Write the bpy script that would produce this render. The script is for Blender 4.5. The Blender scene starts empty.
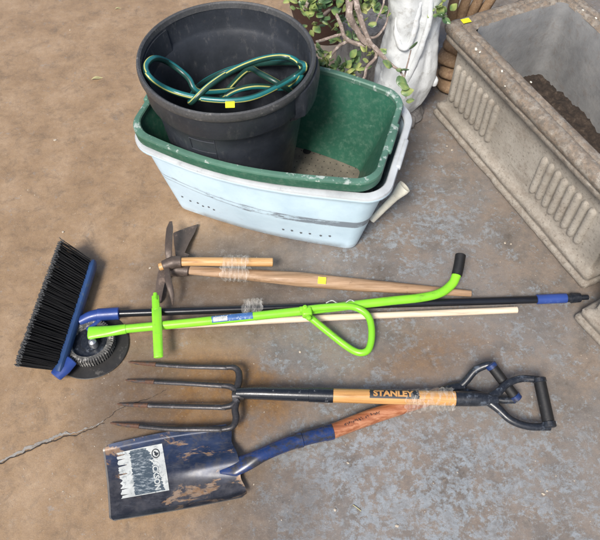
import bpy, bmesh, math, random
from mathutils import Vector, Matrix, noise
random.seed(7)
R = math.radians
sc = bpy.context.scene
col = sc.collection

# ------------------------------------------------------------------ camera
CAM_H, FPX, PITCH = 1.55, 680.0, R(55)
cam = bpy.data.objects.new('camera', bpy.data.cameras.new('camera'))
col.objects.link(cam)
cam.location = (0, 0, CAM_H)
cam.rotation_euler = (R(90) - PITCH, 0, 0)
cam.data.sensor_width = 36
cam.data.lens = 36 * FPX / 600
cam.data.clip_start = 0.05
cam.data.clip_end = 300
sc.camera = cam

# ------------------------------------------------------------------ light
SUN_EL, SUN_AZ = R(50), R(-155)     # azimuth measured from +Y towards +X
w = bpy.data.worlds.new('World'); sc.world = w; w.use_nodes = True
nt = w.node_tree; nt.nodes.clear()
sky = nt.nodes.new('ShaderNodeTexSky'); sky.sky_type = 'NISHITA'; sky.sun_disc = False
sky.sun_elevation = SUN_EL; sky.sun_rotation = SUN_AZ
sky.air_density = 1.0; sky.dust_density = 3.0; sky.ozone_density = 1.0
bg = nt.nodes.new('ShaderNodeBackground'); bg.inputs[1].default_value = 0.080
wo = nt.nodes.new('ShaderNodeOutputWorld')
nt.links.new(sky.outputs[0], bg.inputs[0]); nt.links.new(bg.outputs[0], wo.inputs[0])
sd = bpy.data.lights.new('sun', 'SUN'); sd.energy = 2.6; sd.angle = R(17); sd.color = (1.0, 0.96, 0.90)
sun = bpy.data.objects.new('sun', sd); col.objects.link(sun)
sdir = Vector((math.sin(SUN_AZ) * math.cos(SUN_EL), math.cos(SUN_AZ) * math.cos(SUN_EL), math.sin(SUN_EL)))
sun.rotation_euler = sdir.to_track_quat('Z', 'Y').to_euler()
sun.location = (0, 0, 4)
sc.view_settings.view_transform = 'Standard'
sc.view_settings.look = 'None'
sc.view_settings.exposure = 0.88
sc.view_settings.gamma = 1.0


# ------------------------------------------------------------------ helpers
def W(px, py, z=0.0):
    """survey helper: where the sight line of a photo pixel meets height z"""
    a = (px - 300) / FPX; b = (270 - py) / FPX
    d = Vector((a, math.cos(PITCH) + b * math.sin(PITCH), -math.sin(PITCH) + b * math.cos(PITCH)))
    t = (z - CAM_H) / d.z
    return Vector((d.x * t, d.y * t, z))


def root(name, label, cat, loc=(0, 0, 0), rz=0.0, group=None):
    o = bpy.data.objects.new(name, None); col.objects.link(o)
    o.location = loc; o.rotation_euler = (0, 0, rz); o.empty_display_size = 0.05
    o['label'] = label; o['category'] = cat
    if group: o['group'] = group
    return o


def rmat(o):
    return Matrix.Translation(o.location) @ Matrix.Rotation(o.rotation_euler.z, 4, 'Z')


def top_of(o):
    while o.parent: o = o.parent
    return o


def catmull(pts, n=8):
    pts = [Vector(p) for p in pts]
    if len(pts) < 3: return pts
    P = [2 * pts[0] - pts[1]] + pts + [2 * pts[-1] - pts[-2]]
    out = []
    for i in range(1, len(P) - 2):
        a, b, c, d = P[i - 1], P[i], P[i + 1], P[i + 2]
        for k in range(n):
            t = k / n
            out.append(0.5 * ((2 * b) + (c - a) * t + (2 * a - 5 * b + 4 * c - d) * t * t + (3 * b - a - 3 * c + d) * t ** 3))
    out.append(P[-2])
    return out


def lerp_list(r, n):
    if not isinstance(r, (list, tuple)): return [r] * n
    out = []
    for i in range(n):
        f = i / (n - 1) * (len(r) - 1); k = min(int(f), len(r) - 2)
        out.append(r[k] * (1 - (f - k)) + r[k + 1] * (f - k))
    return out


class MB:
    def __init__(self): self.bm = bmesh.new()

    def rings(self, rings, cap=True, closed=True, mat=None):
        vs = [[self.bm.verts.new(p) for p in r] for r in rings]
        n = len(rings[0])
        for i in range(len(vs) - 1):
            for j in range(n if closed else n - 1):
                k = (j + 1) % n
                f = self.bm.faces.new((vs[i][j], vs[i][k], vs[i + 1][k], vs[i + 1][j]))
                if mat: f.material_index = mat(i, j)
        if cap and closed:
            self.bm.faces.new(list(reversed(vs[0]))); self.bm.faces.new(vs[-1])
        return self

    def tube(self, pts, r, segs=14, sm=8, flat=1.0, up=None, mat=None, cap=True, wob=0.0):
        pts = catmull(pts, sm) if sm else [Vector(p) for p in pts]
        rs = lerp_list(r, len(pts)); fl = lerp_list(flat, len(pts))
        t0 = (pts[1] - pts[0]).normalized()
        u = Vector(up) if up else Vector((0, 0, 1))
        if abs(u.dot(t0)) > .95: u = Vector((0, 1, 0))
        rr = []
        for i, p in enumerate(pts):
            t = (pts[min(i + 1, len(pts) - 1)] - pts[max(i - 1, 0)]).normalized()
            u = (u - t * u.dot(t)).normalized(); s = t.cross(u)
            ring = []
            for k in range(segs):
                a = 2 * math.pi * k / segs
                q = rs[i] * (1 + wob * noise.noise(p * 60 + Vector((k * .7, 0, 0))))
                ring.append(p + s * math.cos(a) * q + u * math.sin(a) * q * fl[i])
            rr.append(ring)
        if cap:      # softened ends
            for end, sgn in ((0, -1), (-1, 1)):
                p = pts[end]; q = pts[1] if end == 0 else pts[-2]
                d = (p - q).normalized(); rad = rs[end]
                base = rr[end]
                new = [p + (v - p) * .82 + d * rad * .12 for v in base]
                if end == 0: rr.insert(0, new)
                else: rr.append(new)
        self.rings(rr, cap, True, mat)
        return self

    def lathe(self, prof, segs=64, c=(0, 0, 0), cap=False):
        c = Vector(c)
        self.rings([[c + Vector((r * math.cos(2 * math.pi * k / segs), r * math.sin(2 * math.pi * k / segs), z)) for k in range(segs)] for r, z in prof], cap)
        return self

    def box(self, c, sx, sy, sz, rot=None, bev=0.0):
        g = bmesh.ops.create_cube(self.bm, size=1)
        M = Matrix.Translation(Vector(c)) @ (rot.to_4x4() if rot else Matrix.Identity(4)) @ Matrix.Diagonal((sx, sy, sz, 1))
        bmesh.ops.transform(self.bm, matrix=M, verts=g['verts'])
        if bev:
            es = list({e for v in g['verts'] for e in v.link_edges})
            bmesh.ops.bevel(self.bm, geom=es, offset=bev, segments=3, profile=.5, affect='EDGES')
        return self

    def slab(self, lower, upper):
        """two matching outlines joined into a solid"""
        a = [self.bm.verts.new(p) for p in lower]; b = [self.bm.verts.new(p) for p in upper]
        n = len(a)
        for i in range(n):
            self.bm.faces.new((a[i], a[(i + 1) % n], b[(i + 1) % n], b[i]))
        self.bm.faces.new(list(reversed(a))); self.bm.faces.new(b)
        return self

    def grid(self, fn, nu, nv, thick=0.0, down=Vector((0, 0, -1))):
        g = [[Vector(fn(i / nu, j / nv)) for j in range(nv + 1)] for i in range(nu + 1)]
        A = [[self.bm.verts.new(p) for p in r] for r in g]
        for i in range(nu):
            for j in range(nv): self.bm.faces.new((A[i][j], A[i + 1][j], A[i + 1][j + 1], A[i][j + 1]))
        if thick:
            B = [[self.bm.verts.new(p + down * thick) for p in r] for r in g]
            for i in range(nu):
                for j in range(nv): self.bm.faces.new((B[i][j], B[i][j + 1], B[i + 1][j + 1], B[i + 1][j]))
            for i in range(nu):
                self.bm.faces.new((A[i][0], B[i][0], B[i + 1][0], A[i + 1][0]))
                self.bm.faces.new((A[i][nv], A[i + 1][nv], B[i + 1][nv], B[i][nv]))
            for j in range(nv):
                self.bm.faces.new((A[0][j], A[0][j + 1], B[0][j + 1], B[0][j]))
                self.bm.faces.new((A[nu][j], B[nu][j], B[nu][j + 1], A[nu][j + 1]))
        return self

    def build(self, name, mats, parent=None, world=True, sharp=35, fixn=True):
        if fixn: bmesh.ops.recalc_face_normals(self.bm, faces=self.bm.faces[:])
        me = bpy.data.meshes.new(name); self.bm.to_mesh(me); self.bm.free()
        for m in (mats if isinstance(mats, (list, tuple)) else [mats]): me.materials.append(m)
        for p in me.polygons: p.use_smooth = True
        me.set_sharp_from_angle(angle=R(sharp))
        o = bpy.data.objects.new(name, me); col.objects.link(o)
        if parent:
            o.parent = parent
            if world: me.transform(rmat(top_of(parent)).inverted())
        return o


def solo(o, label, cat, group=None):
    """make a one-mesh thing: put its origin at its own base"""
    me = o.data
    c = sum((v.co for v in me.vertices), Vector()) / len(me.vertices)
    c.z = min(v.co.z for v in me.vertices)
    me.transform(Matrix.Translation(-c)); o.location = c
    o['label'] = label; o['category'] = cat
    if group: o['group'] = group
    return o


# ------------------------------------------------------------------ materials
class NT:
    def __init__(self, name):
        self.m = bpy.data.materials.new(name); self.m.use_nodes = True
        self.t = self.m.node_tree; self.b = self.t.nodes['Principled BSDF']
        self.tc = self.t.nodes.new('ShaderNodeTexCoord')

    def n(self, k, **kw):
        x = self.t.nodes.new(k)
        for a, b in kw.items(): setattr(x, a, b)
        return x

    def l(self, a, b): self.t.links.new(a, b)

    def coord(self, scale=(1, 1, 1)):
        mp = self.n('ShaderNodeMapping'); mp.inputs['Scale'].default_value = scale
        self.l(self.tc.outputs['Object'], mp.inputs[0]); return mp.outputs[0]

    def noise(self, scale, detail=6, rough=.6, co=None, dist=0.0):
        x = self.n('ShaderNodeTexNoise'); x.inputs['Scale'].default_value = scale
        x.inputs['Detail'].default_value = detail; x.inputs['Roughness'].default_value = rough
        x.inputs['Distortion'].default_value = dist
        self.l(co or self.tc.outputs['Object'], x.inputs['Vector']); return x.outputs['Fac']

    def ramp(self, f, stops, interp='LINEAR'):
        x = self.n('ShaderNodeValToRGB'); e = x.color_ramp.elements; x.color_ramp.interpolation = interp
        while len(e) < len(stops): e.new(.5)
        for i, (p, c) in enumerate(stops):
            e[i].position = p
            e[i].color = (c, c, c, 1) if isinstance(c, (int, float)) else (*c, 1)
        self.l(f, x.inputs[0]); return x.outputs[0]

    def math(self, op, a, b=None, clamp=False):
        x = self.n('ShaderNodeMath', operation=op); x.use_clamp = clamp
        for i, v in enumerate((a, b)):
            if v is None: continue
            if isinstance(v, (int, float)): x.inputs[i].default_value = v
            else: self.l(v, x.inputs[i])
        return x.outputs[0]

    def mix(self, f, a, b):
        x = self.n('ShaderNodeMix', data_type='RGBA')
        for s, v in ((0, f), (6, a), (7, b)):
            if isinstance(v, (int, float)): x.inputs[s].default_value = v
            elif isinstance(v, tuple): x.inputs[s].default_value = (*v, 1)
            else: self.l(v, x.inputs[s])
        return x.outputs[2]

    def bump(self, h, strength=.3, dist=.002, prev=None):
        x = self.n('ShaderNodeBump'); x.inputs['Strength'].default_value = strength
        x.inputs['Distance'].default_value = dist; self.l(h, x.inputs['Height'])
        if prev: self.l(prev, x.inputs['Normal'])
        return x.outputs[0]

    def sep(self, co=None):
        x = self.n('ShaderNodeSeparateXYZ'); self.l(co or self.tc.outputs['Object'], x.inputs[0]); return x.outputs

    def blob(self, cx, cy, rx, ry, ang=0, soft=.6):
        """soft-edged elliptical patch, 1 inside"""
        mp = self.n('ShaderNodeMapping'); mp.vector_type = 'TEXTURE'
        mp.inputs['Location'].default_value = (cx, cy, 0); mp.inputs['Rotation'].default_value = (0, 0, ang)
        mp.inputs['Scale'].default_value = (rx, ry, 1e3)
        self.l(self.tc.outputs['Object'], mp.inputs[0])
        v = self.n('ShaderNodeVectorMath', operation='LENGTH'); self.l(mp.outputs[0], v.inputs[0])
        return self.ramp(v.outputs['Value'], [(1 - soft, 1.0), (1.0, 0.0)], 'EASE')

    def done(self, color=None, rough=None, normal=None, **kw):
        for s, v in (('Base Color', color), ('Roughness', rough), ('Normal', normal)):
            if v is None: continue
            if isinstance(v, tuple): self.b.inputs[s].default_value = (*v, 1)
            elif isinstance(v, (int, float)): self.b.inputs[s].default_value = v
            else: self.l(v, self.b.inputs[s])
        for k, v in kw.items(): self.b.inputs[k.replace('_', ' ')].default_value = v
        return self.m


def m_worn(name, base, wear, amount=.6, rough=.45, scale=30, bump=.15, metal=0.0, dust=None, stretch=(1, 1, 1), var=.35):
    """base colour, tonal variation, wear patches and fine scratches"""
    t = NT(name); co = t.coord(stretch)
    dark = tuple(c * (1 - var) for c in base)
    c = t.mix(t.ramp(t.noise(scale * .4, 5, .6, co), [(.3, 0), (.7, 1)]), dark, base)
    wm = t.ramp(t.noise(scale, 9, .72, co), [(amount, 0), (amount + .06, 1)])
    c = t.mix(wm, c, wear)
    if dust:
        dm = t.ramp(t.noise(scale * 5, 8, .75), [(.48, 0), (.7, .55)])
        c = t.mix(dm, c, dust)
    rg = t.ramp(t.noise(scale * 2, 6, .7, co), [(.3, rough * .75), (.75, min(1, rough * 1.35))])
    return t.done(c, rg, t.bump(t.noise(scale * 4, 6, .7, co), bump, .001), Metallic=metal)


def m_plain(name, c, rough=.5, **kw):
    t = NT(name)
    cc = t.mix(t.ramp(t.noise(60, 6, .7), [(.35, 0), (.7, 1)]), tuple(x * .82 for x in c), c)
    return t.done(cc, rough, t.bump(t.noise(240, 4, .6), .08, .001), **kw)


def m_wood(name, a, b, axis=(3, 60, 60), dark=(.08, .045, .025), rough=.42, amt=.68):
    t = NT(name); co = t.coord(axis)
    g = t.noise(1.6, 8, .7, co, .6)
    c = t.ramp(g, [(.28, tuple(x * .55 for x in a)), (.45, a), (.62, b), (.8, a)])
    c = t.mix(t.ramp(t.noise(14, 8, .75), [(amt, 0), (amt + .1, .75)]), c, dark)
    return t.done(c, t.ramp(t.noise(20, 5, .6), [(.3, rough * .7), (.7, rough * 1.4)]), t.bump(g, .25, .001))


M = {}
# floor: worn sealed concrete
t = NT('worn_concrete_floor')
n1 = t.noise(2.2, 7, .62); n2 = t.noise(7, 12, .78); n3 = t.noise(70, 8, .75); n4 = t.noise(320, 3, .6)
sx, sy, sz = t.sep()
tan = t.ramp(n2, [(.3, (.19, .122, .068)), (.48, (.295, .195, .110)), (.60, (.355, .245, .150)), (.75, (.42, .315, .21))])
tan = t.mix(t.ramp(n3, [(.42, 0), (.7, .55)]), tan, (.235, .16, .105))
gry = t.ramp(n2, [(.32, (.085, .075, .066)), (.46, (.165, .145, .128)), (.55, (.225, .18, .145)), (.62, (.21, .195, .18)), (.74, (.30, .27, .235))])
gry = t.mix(t.ramp(n3, [(.45, 0), (.66, .5)]), gry, (.14, .12, .11))
wob = t.math('MULTIPLY', t.math('SUBTRACT', n1, .5), 1.1)
side = t.math('ADD', t.math('ADD', sx, t.math('MULTIPLY', sy, -.10)), wob)
sidem = t.ramp(t.math('ADD', side, .5), [(.12, 0), (.42, 1)], 'EASE')
c = t.mix(sidem, tan, gry)
# blue grey sealer left in flakes
flk = t.math('ADD', t.math('MULTIPLY', t.noise(17, 15, .82, None, .2), .6), t.math('MULTIPLY', t.noise(62, 12, .8), .4))
reg = t.math('MULTIPLY', sidem, .094)
for bl, k in ((t.blob(.28, .47, .62, .30), .050), (t.blob(.34, 1.25, .36, .30), .035), (t.blob(.20, .86, .55, .20), .020)):
    reg = t.math('ADD', reg, t.math('MULTIPLY', bl, k))
thr = t.math('SUBTRACT', flk, t.math('SUBTRACT', t.math('ADD', .575, t.math('MULTIPLY', t.noise(4, 4, .6), .10)), reg))
fm = t.math('MULTIPLY', thr, 26, True)
blue = t.mix(t.ramp(t.noise(90, 6, .7), [(.3, 0), (.7, 1)]), (.24, .28, .31), (.36, .42, .47))
c = t.mix(t.math('MULTIPLY', fm, .68), c, blue)
mot = t.ramp(t.noise(3.2, 12, .72, None, .4), [(.44, 0), (.56, .32)])
c = t.mix(t.math('MULTIPLY', mot, sidem), c, t.mix(n3, (.15, .15, .155), (.26, .265, .27)))
# rust stains
rs = t.math('ADD', t.blob(-.24, .70, .32, .16, 0, .5), t.math('MULTIPLY', t.blob(.33, .82, .26, .12, .2, .95), .6), True)
rs = t.math('MULTIPLY', rs, t.ramp(t.noise(7, 8, .7), [(.32, 0), (.52, .95)]))
c = t.mix(rs, c, t.mix(t.ramp(n3, [(.4, 0), (.65, 1)]), (.21, .105, .028), (.13, .068, .028)))
# darker, noise-broken patches by the tools and in front of the tub
dark_m = t.math('ADD', t.blob(-.20, 1.04, .34, .24), t.math('MULTIPLY', t.blob(-.42, .70, .17, .26), .75), True)
dark_m = t.math('ADD', dark_m, t.math('MULTIPLY', t.blob(-.08, .44, .20, .16), .6), True)
dark_m = t.math('MULTIPLY', dark_m, t.ramp(n2, [(.34, .45), (.56, .92)]))
c = t.mix(dark_m, c, t.mix(t.ramp(t.noise(28, 12, .8), [(.42, 0), (.62, 1)]), (.062, .050, .043), (.15, .125, .105)))
c = t.mix(t.ramp(t.noise(17, 12, .8, t.coord((1, 1, 1)), .5), [(.50, 0), (.66, .55)]), c, (.105, .078, .056))
c = t.mix(t.ramp(t.noise(23, 12, .8, t.coord((1, 1.1, 1)), .2), [(.58, 0), (.72, .5)]), c, (.37, .31, .245))
gl = t.math('MULTIPLY', t.math('SUBTRACT', t.math('ADD', t.math('MULTIPLY', t.noise(12, 15, .85, t.coord((1, 1.3, 1))), .6), t.math('MULTIPLY', t.noise(50, 12, .8), .4)), .555), 30, True)
c = t.mix(t.math('MULTIPLY', gl, .5), c, (.27, .27, .265))
pf = t.math('MULTIPLY', t.math('SUBTRACT', t.noise(34, 15, .84), .60), 30, True)
c = t.mix(t.math('MULTIPLY', pf, .55), c, (.36, .31, .25))
# scattered pale specks and dark pits
c = t.mix(t.ramp(t.noise(120, 4, .6), [(.68, 0), (.72, .7)]), c, (.42, .38, .33))
c = t.mix(t.ramp(t.noise(95, 5, .65, t.coord((1, 1.3, 1))), [(.29, .6), (.34, 0)]), c, (.06, .045, .035))
c = t.mix(t.ramp(t.noise(420, 6, .8), [(.46, 0), (.62, .32)]), c, (.105, .085, .065))
c = t.mix(t.ramp(t.noise(230, 8, .82, t.coord((1, 1.2, 1))), [(.56, 0), (.66, .5)]), c, (.44, .36, .27))
rg = t.math('SUBTRACT', t.ramp(n2, [(.3, .30), (.7, .50)]), t.math('MULTIPLY', fm, .1))
bh = t.math('ADD', t.math('MULTIPLY', n3, .5), t.math('ADD', t.math('MULTIPLY', fm, .25), t.math('MULTIPLY', n4, .3)))
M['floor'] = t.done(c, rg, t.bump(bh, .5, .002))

# painted plastics
t = NT('white_tub_plastic')
ox, oy, oz = t.sep()
n = t.noise(9, 7, .65)
c = t.ramp(n, [(.3, (.50, .66, .78)), (.6, (.60, .76, .87))])
c = t.mix(t.ramp(t.noise(60, 8, .75), [(.60, 0), (.72, .45)]), c, (.38, .40, .42))
band = t.math('MULTIPLY', t.math('SUBTRACT', .0165, t.math('ABSOLUTE', t.math('SUBTRACT', oz, t.math('ADD', .158, t.math('MULTIPLY', ox, -.045))))), 260, True)
wear = t.math('MULTIPLY', t.math('SUBTRACT', t.math('ADD', t.noise(34, 9, .75, t.coord((.5, 1, 1.6))), t.math('MULTIPLY', ox, .45)), .47), 12, True)
ln = t.math('ABSOLUTE', t.math('SUBTRACT', oz, t.math('ADD', .168, t.math('MULTIPLY', ox, -.035))))
ln2 = t.math('ABSOLUTE', t.math('SUBTRACT', oz, t.math('ADD', .150, t.math('MULTIPLY', ox, -.05))))
lines = t.math('ADD', t.math('SUBTRACT', 1.0, t.math('MULTIPLY', ln, 300), True), t.math('SUBTRACT', 1.0, t.math('MULTIPLY', ln2, 300), True), True)
pm = t.math('MAXIMUM', t.math('MULTIPLY', band, wear), t.math('MULTIPLY', lines, t.ramp(t.noise(30, 6, .7), [(.35, .3), (.6, .9)])))
front = t.math('LESS_THAN', oy, -.05)
c = t.mix(t.math('MULTIPLY', t.math('MULTIPLY', pm, front), .85), c, (.15, .17, .205))
low = t.math('SUBTRACT', 1.0, t.math('MULTIPLY', oz, 28), True)
c = t.mix(t.math('MULTIPLY', low, t.ramp(t.noise(50, 7, .7), [(.35, .1), (.6, .8)])), c, (.26, .21, .17))
M['white_tub'] = t.done(c, t.ramp(n, [(.3, .38), (.7, .55)]), t.bump(t.noise(14, 6, .6), .25, .004))

M['green_tub'] = m_worn('green_tub_plastic', (.028, .125, .080), (.13, .24, .18), .66, .45, 14, .1, dust=(.12, .20, .15))
M['green_rim'] = m_worn('scuffed_green_rim', (.085, .19, .14), (.34, .40, .37), .56, .5, 30, .1)
M['white_rim'] = m_worn('scuffed_grey_rim', (.52, .55, .57), (.34, .36, .38), .58, .5, 30, .1)
t = NT('dirty_tray')
c = t.mix(t.ramp(t.noise(18, 7, .7), [(.35, 0), (.65, 1)]), (.095, .085, .065), (.19, .165, .125))
tx, ty, tz = t.sep()
gx = t.math('SUBTRACT', t.math('FRACT', t.math('MULTIPLY', tx, 52)), .5); gy = t.math('SUBTRACT', t.math('FRACT', t.math('MULTIPLY', ty, 42)), .5)
dd = t.math('ADD', t.math('MULTIPLY', gx, gx), t.math('MULTIPLY', gy, gy))
c = t.mix(t.math('LESS_THAN', dd, .008), c, (.02, .017, .013))
M['tray'] = t.done(c, .75, t.bump(t.noise(120, 5, .7), .4, .001))
M['dim'] = m_plain('dirty_hole', (.10, .11, .12), .8)
M['hole'] = m_plain('hole_dark', (.008, .008, .008), .9)

t = NT('black_tub_plastic')
ox, oy, oz = t.sep()
c = t.ramp(t.noise(7, 8, .68), [(.3, (.015, .018, .023)), (.7, (.036, .041, .052))])
c = t.mix(t.ramp(t.noise(45, 10, .78, t.coord((1, 1, .4))), [(.55, 0), (.74, .4)]), c, (.17, .165, .16))
c = t.mix(t.ramp(t.noise(16, 9, .75, t.coord((1, 1, 2)), 1.5), [(.62, 0), (.70, .25)]), c, (.13, .10, .07))
M['black_tub'] = t.done(c, t.ramp(t.noise(25, 6, .7), [(.3, .38), (.7, .62)]), t.bump(t.noise(60, 7, .7), .3, .0015), Specular_IOR_Level=.35)
M['black_rim'] = m_worn('black_tub_rim', (.060, .062, .066), (.16, .155, .15), .60, .5, 40, .2, dust=(.12, .115, .11))

M['hose_a'] = m_plain('hose_dark_green', (.014, .055, .045), .35)
M['hose_b'] = m_plain('hose_yellow_stripe', (.50, .50, .16), .35)
M['hose_c'] = m_plain('hose_teal', (.020, .16, .17), .3)
M['yellow'] = m_plain('yellow_price_paper', (.90, .88, .02), .6)
M['white_paper'] = m_worn('white_paper_label', (.56, .58, .56), (.27, .29, .29), .54, .5, 90, .05)
t = NT('worn_dark_print')
ox, oy, oz = t.sep()
c = t.mix(t.ramp(t.noise(150, 9, .8, t.coord((.45, 1.4, 1))), [(.50, 0), (.66, 1)]), (.040, .060, .080), (.42, .46, .48))
M['print'] = t.done(c, .5)
M['ink'] = m_plain('black_ink', (.02, .024, .03), .5)

# metals
M['lime'] = m_worn('lime_green_paint', (.23, .62, .022), (.10, .16, .04), .69, .28, 55, .06, var=.16)
t = NT('scuffed_lime_paint')
c = t.mix(t.ramp(t.noise(9, 6, .6), [(.3, 0), (.7, 1)]), (.17, .50, .022), (.25, .64, .030))
c = t.mix(t.ramp(t.noise(38, 12, .82, t.coord((.35, 1, 1))), [(.56, 0), (.66, .65)]), c, (.11, .15, .045))
c = t.mix(t.ramp(t.noise(95, 10, .8), [(.64, 0), (.67, .8)]), c, (.20, .18, .15))
M['lime'] = t.done(c, t.ramp(t.noise(40, 6, .7), [(.3, .22), (.7, .45)]), t.bump(t.noise(120, 6, .7), .1, .0008))
M['blue_paint'] = m_worn('worn_blue_paint', (.012, .036, .14), (.020, .022, .030), .50, .30, 24, .2, dust=(.07, .06, .06), stretch=(.5, 1, 1))
t = NT('worn_blue_blade')
n = t.noise(11, 9, .68); sx, sy, sz = t.sep()
big = t.noise(4.5, 6, .62)
near = t.math('ADD', t.math('MULTIPLY', sy, -7.0), t.math('MULTIPLY', big, 1.6))
c = t.ramp(n, [(.30, (.010, .014, .030)), (.46, (.014, .024, .055)), (.60, (.022, .038, .090)), (.72, (.040, .05, .08))])
c = t.mix(t.ramp(near, [(.45, 0), (1.05, .9)]), c, t.mix(t.ramp(t.noise(40, 7, .7), [(.4, 0), (.65, 1)]), (.022, .022, .027), (.065, .062, .066)))
c = t.mix(t.ramp(t.noise(60, 10, .8, t.coord((.4, 1.5, 1))), [(.50, 0), (.66, .55)]), c, (.085, .090, .105))
edge = t.ramp(t.noise(34, 9, .75, None, .4), [(.52, 0), (.62, 1)])
c = t.mix(t.math('MULTIPLY', edge, .6), c, (.065, .062, .066))
rust = t.ramp(t.noise(12, 10, .68, t.coord((.7, 1.4, 1)), .5), [(.56, 0), (.59, 1)])
rc = t.mix(t.ramp(t.noise(60, 6, .7), [(.4, 0), (.6, 1)]), (.24, .135, .065), (.30, .215, .15))
c = t.mix(t.math('MULTIPLY', rust, .85), c, rc)
tip = t.ramp(t.math('ADD', t.math('MULTIPLY', t.math('ADD', sx, .40), -5.0), t.math('MULTIPLY', t.noise(20, 7, .7), 1.0)), [(.35, 0), (.95, .85)])
c = t.mix(tip, c, (.20, .165, .135))
M['blade'] = t.done(c, t.ramp(n, [(.3, .28), (.7, .5)]), t.bump(t.noise(50, 7, .7), .2, .001), Metallic=.15)
M['edge'] = m_plain('bare_steel_edge', (.26, .235, .21), .4, Metallic=.5)
M['steel'] = m_worn('dark_forged_steel', (.050, .048, .052), (.12, .115, .12), .58, .42, 40, .3, .45, dust=(.12, .10, .085))
M['rusty'] = m_worn('rusty_steel', (.105, .050, .030), (.05, .045, .045), .50, .6, 50, .4, .2, dust=(.20, .10, .05))
M['old_iron'] = m_worn('old_brown_iron', (.105, .078, .064), (.17, .125, .10), .56, .5, 35, .35, .35, dust=(.14, .10, .08))
M['black_paint'] = m_worn('chipped_black_paint', (.014, .017, .024), (.16, .17, .19), .60, .28, 45, .15, .0)
M['black_pole'] = m_worn('glossy_black_tube', (.010, .011, .015), (.03, .03, .035), .68, .22, 20, .03)
M['black_plastic'] = m_worn('black_handle_plastic', (.012, .015, .022), (.07, .085, .11), .57, .35, 34, .12, dust=(.06, .065, .075))
M['grip'] = m_worn('black_rubber_grip', (.009, .009, .010), (.05, .05, .05), .62, .55, 60, .4)
M['blue_plastic'] = m_worn('blue_plastic', (.026, .062, .26), (.05, .10, .28), .62, .35, 25, .05)
M['bristle'] = m_plain('black_bristle', (.005, .005, .006), .7, Specular_IOR_Level=.2)
M['block'] = m_worn('dull_blue_block', (.022, .060, .17), (.05, .08, .14), .58, .5, 30, .1)
M['bristle_tip'] = m_plain('dusty_bristle_tips', (.055, .057, .060), .8)
M['zinc'] = m_plain('zinc_bolt', (.45, .46, .48), .35, Metallic=.8)
M['tyre'] = m_worn('dusty_rubber_tread', (.075, .073, .07), (.30, .29, .27), .52, .85, 50, .5, dust=(.24, .23, .21))
M['disc'] = m_worn('grey_steel_disc', (.040, .038, .037), (.10, .092, .085), .58, .5, 30, .2, .3)
# wood
M['ash'] = m_wood('varnished_ash', (.44, .225, .075), (.58, .33, .125), rough=.3, amt=.66)
M['ash2'] = m_wood('pale_short_handle', (.44, .235, .085), (.56, .34, .15), rough=.45, amt=.62)
M['grey_wood'] = m_wood('weathered_long_handle', (.27, .165, .09), (.40, .26, .16), rough=.6, amt=.60)
M['red_wood'] = m_wood('reddish_shovel_handle', (.28, .095, .04), (.44, .205, .11), rough=.4, amt=.66)
M['dowel'] = m_wood('bare_pale_dowel', (.62, .50, .37), (.72, .60, .47), rough=.6, dark=(.40, .20, .08), amt=.66)
# stone
t = NT('weathered_cast_stone')
sx, sy, sz = t.sep()
n2 = t.noise(5, 8, .65); n3 = t.noise(38, 9, .75)
c = t.ramp(n2, [(.3, (.21, .190, .160)), (.5, (.30, .272, .232)), (.7, (.38, .35, .305))])
topm = t.math('MULTIPLY', t.math('SUBTRACT', sz, .275), 22, True)
lich = t.math('MULTIPLY', topm, t.ramp(n3, [(.40, .15), (.52, 1)]))
c = t.mix(t.math('MULTIPLY', lich, .70), c, t.mix(t.ramp(t.noise(80, 6, .7), [(.4, 0), (.6, 1)]), (.075, .058, .045), (.20, .135, .085)))
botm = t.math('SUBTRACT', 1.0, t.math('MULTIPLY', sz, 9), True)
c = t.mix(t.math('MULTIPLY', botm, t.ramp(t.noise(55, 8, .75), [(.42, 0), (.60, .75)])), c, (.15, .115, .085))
c = t.mix(t.ramp(t.noise(120, 8, .8), [(.54, 0), (.64, .75)]), c, (.070, .056, .045))
c = t.mix(t.ramp(t.noise(11, 12, .8, t.coord((1, 1, 2.2))), [(.50, 0), (.66, .6)]), c, (.15, .115, .085))
c = t.mix(t.ramp(t.noise(70, 9, .8), [(.58, 0), (.66, .5)]), c, (.42, .38, .33))
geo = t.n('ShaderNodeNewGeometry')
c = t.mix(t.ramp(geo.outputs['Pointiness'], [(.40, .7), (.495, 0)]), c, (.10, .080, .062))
M['stone'] = t.done(c, .88, t.bump(t.math('ADD', n3, t.math('MULTIPLY', t.noise(170, 6, .75), .6)), .55, .003))
t = NT('blue_grey_cement_lining')
c = t.ramp(t.noise(7, 8, .66), [(.3, (.11, .112, .115)), (.55, (.185, .186, .185)), (.75, (.26, .25, .235))])
c = t.mix(t.ramp(t.noise(45, 8, .75), [(.52, 0), (.7, .5)]), c, (.13, .10, .08))
M['lining'] = t.done(c, .9, t.bump(t.noise(45, 8, .75), .6, .004))
t = NT('dry_potting_soil')
c = t.ramp(t.noise(60, 9, .8), [(.35, (.014, .010, .008)), (.55, (.050, .034, .024)), (.72, (.16, .125, .095))])
M['soil'] = t.done(c, .95, t.bump(t.noise(60, 9, .8), 1.0, .008))
t = NT('flaking_white_statue_paint')
n3 = t.noise(30, 9, .75)
c = t.ramp(t.noise(8, 7, .65), [(.3, (.55, .57, .58)), (.65, (.69, .71, .71))])
c = t.mix(t.ramp(n3, [(.53, 0), (.66, .7)]), c, (.34, .33, .31))
M['statue'] = t.done(c, .8, t.bump(n3, .5, .004))
M['stump'] = m_worn('grey_weathered_stump', (.25, .235, .225), (.13, .12, .115), .50, .9, 22, .8, dust=(.34, .33, .31), stretch=(2.4, 2.4, .35))
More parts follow.
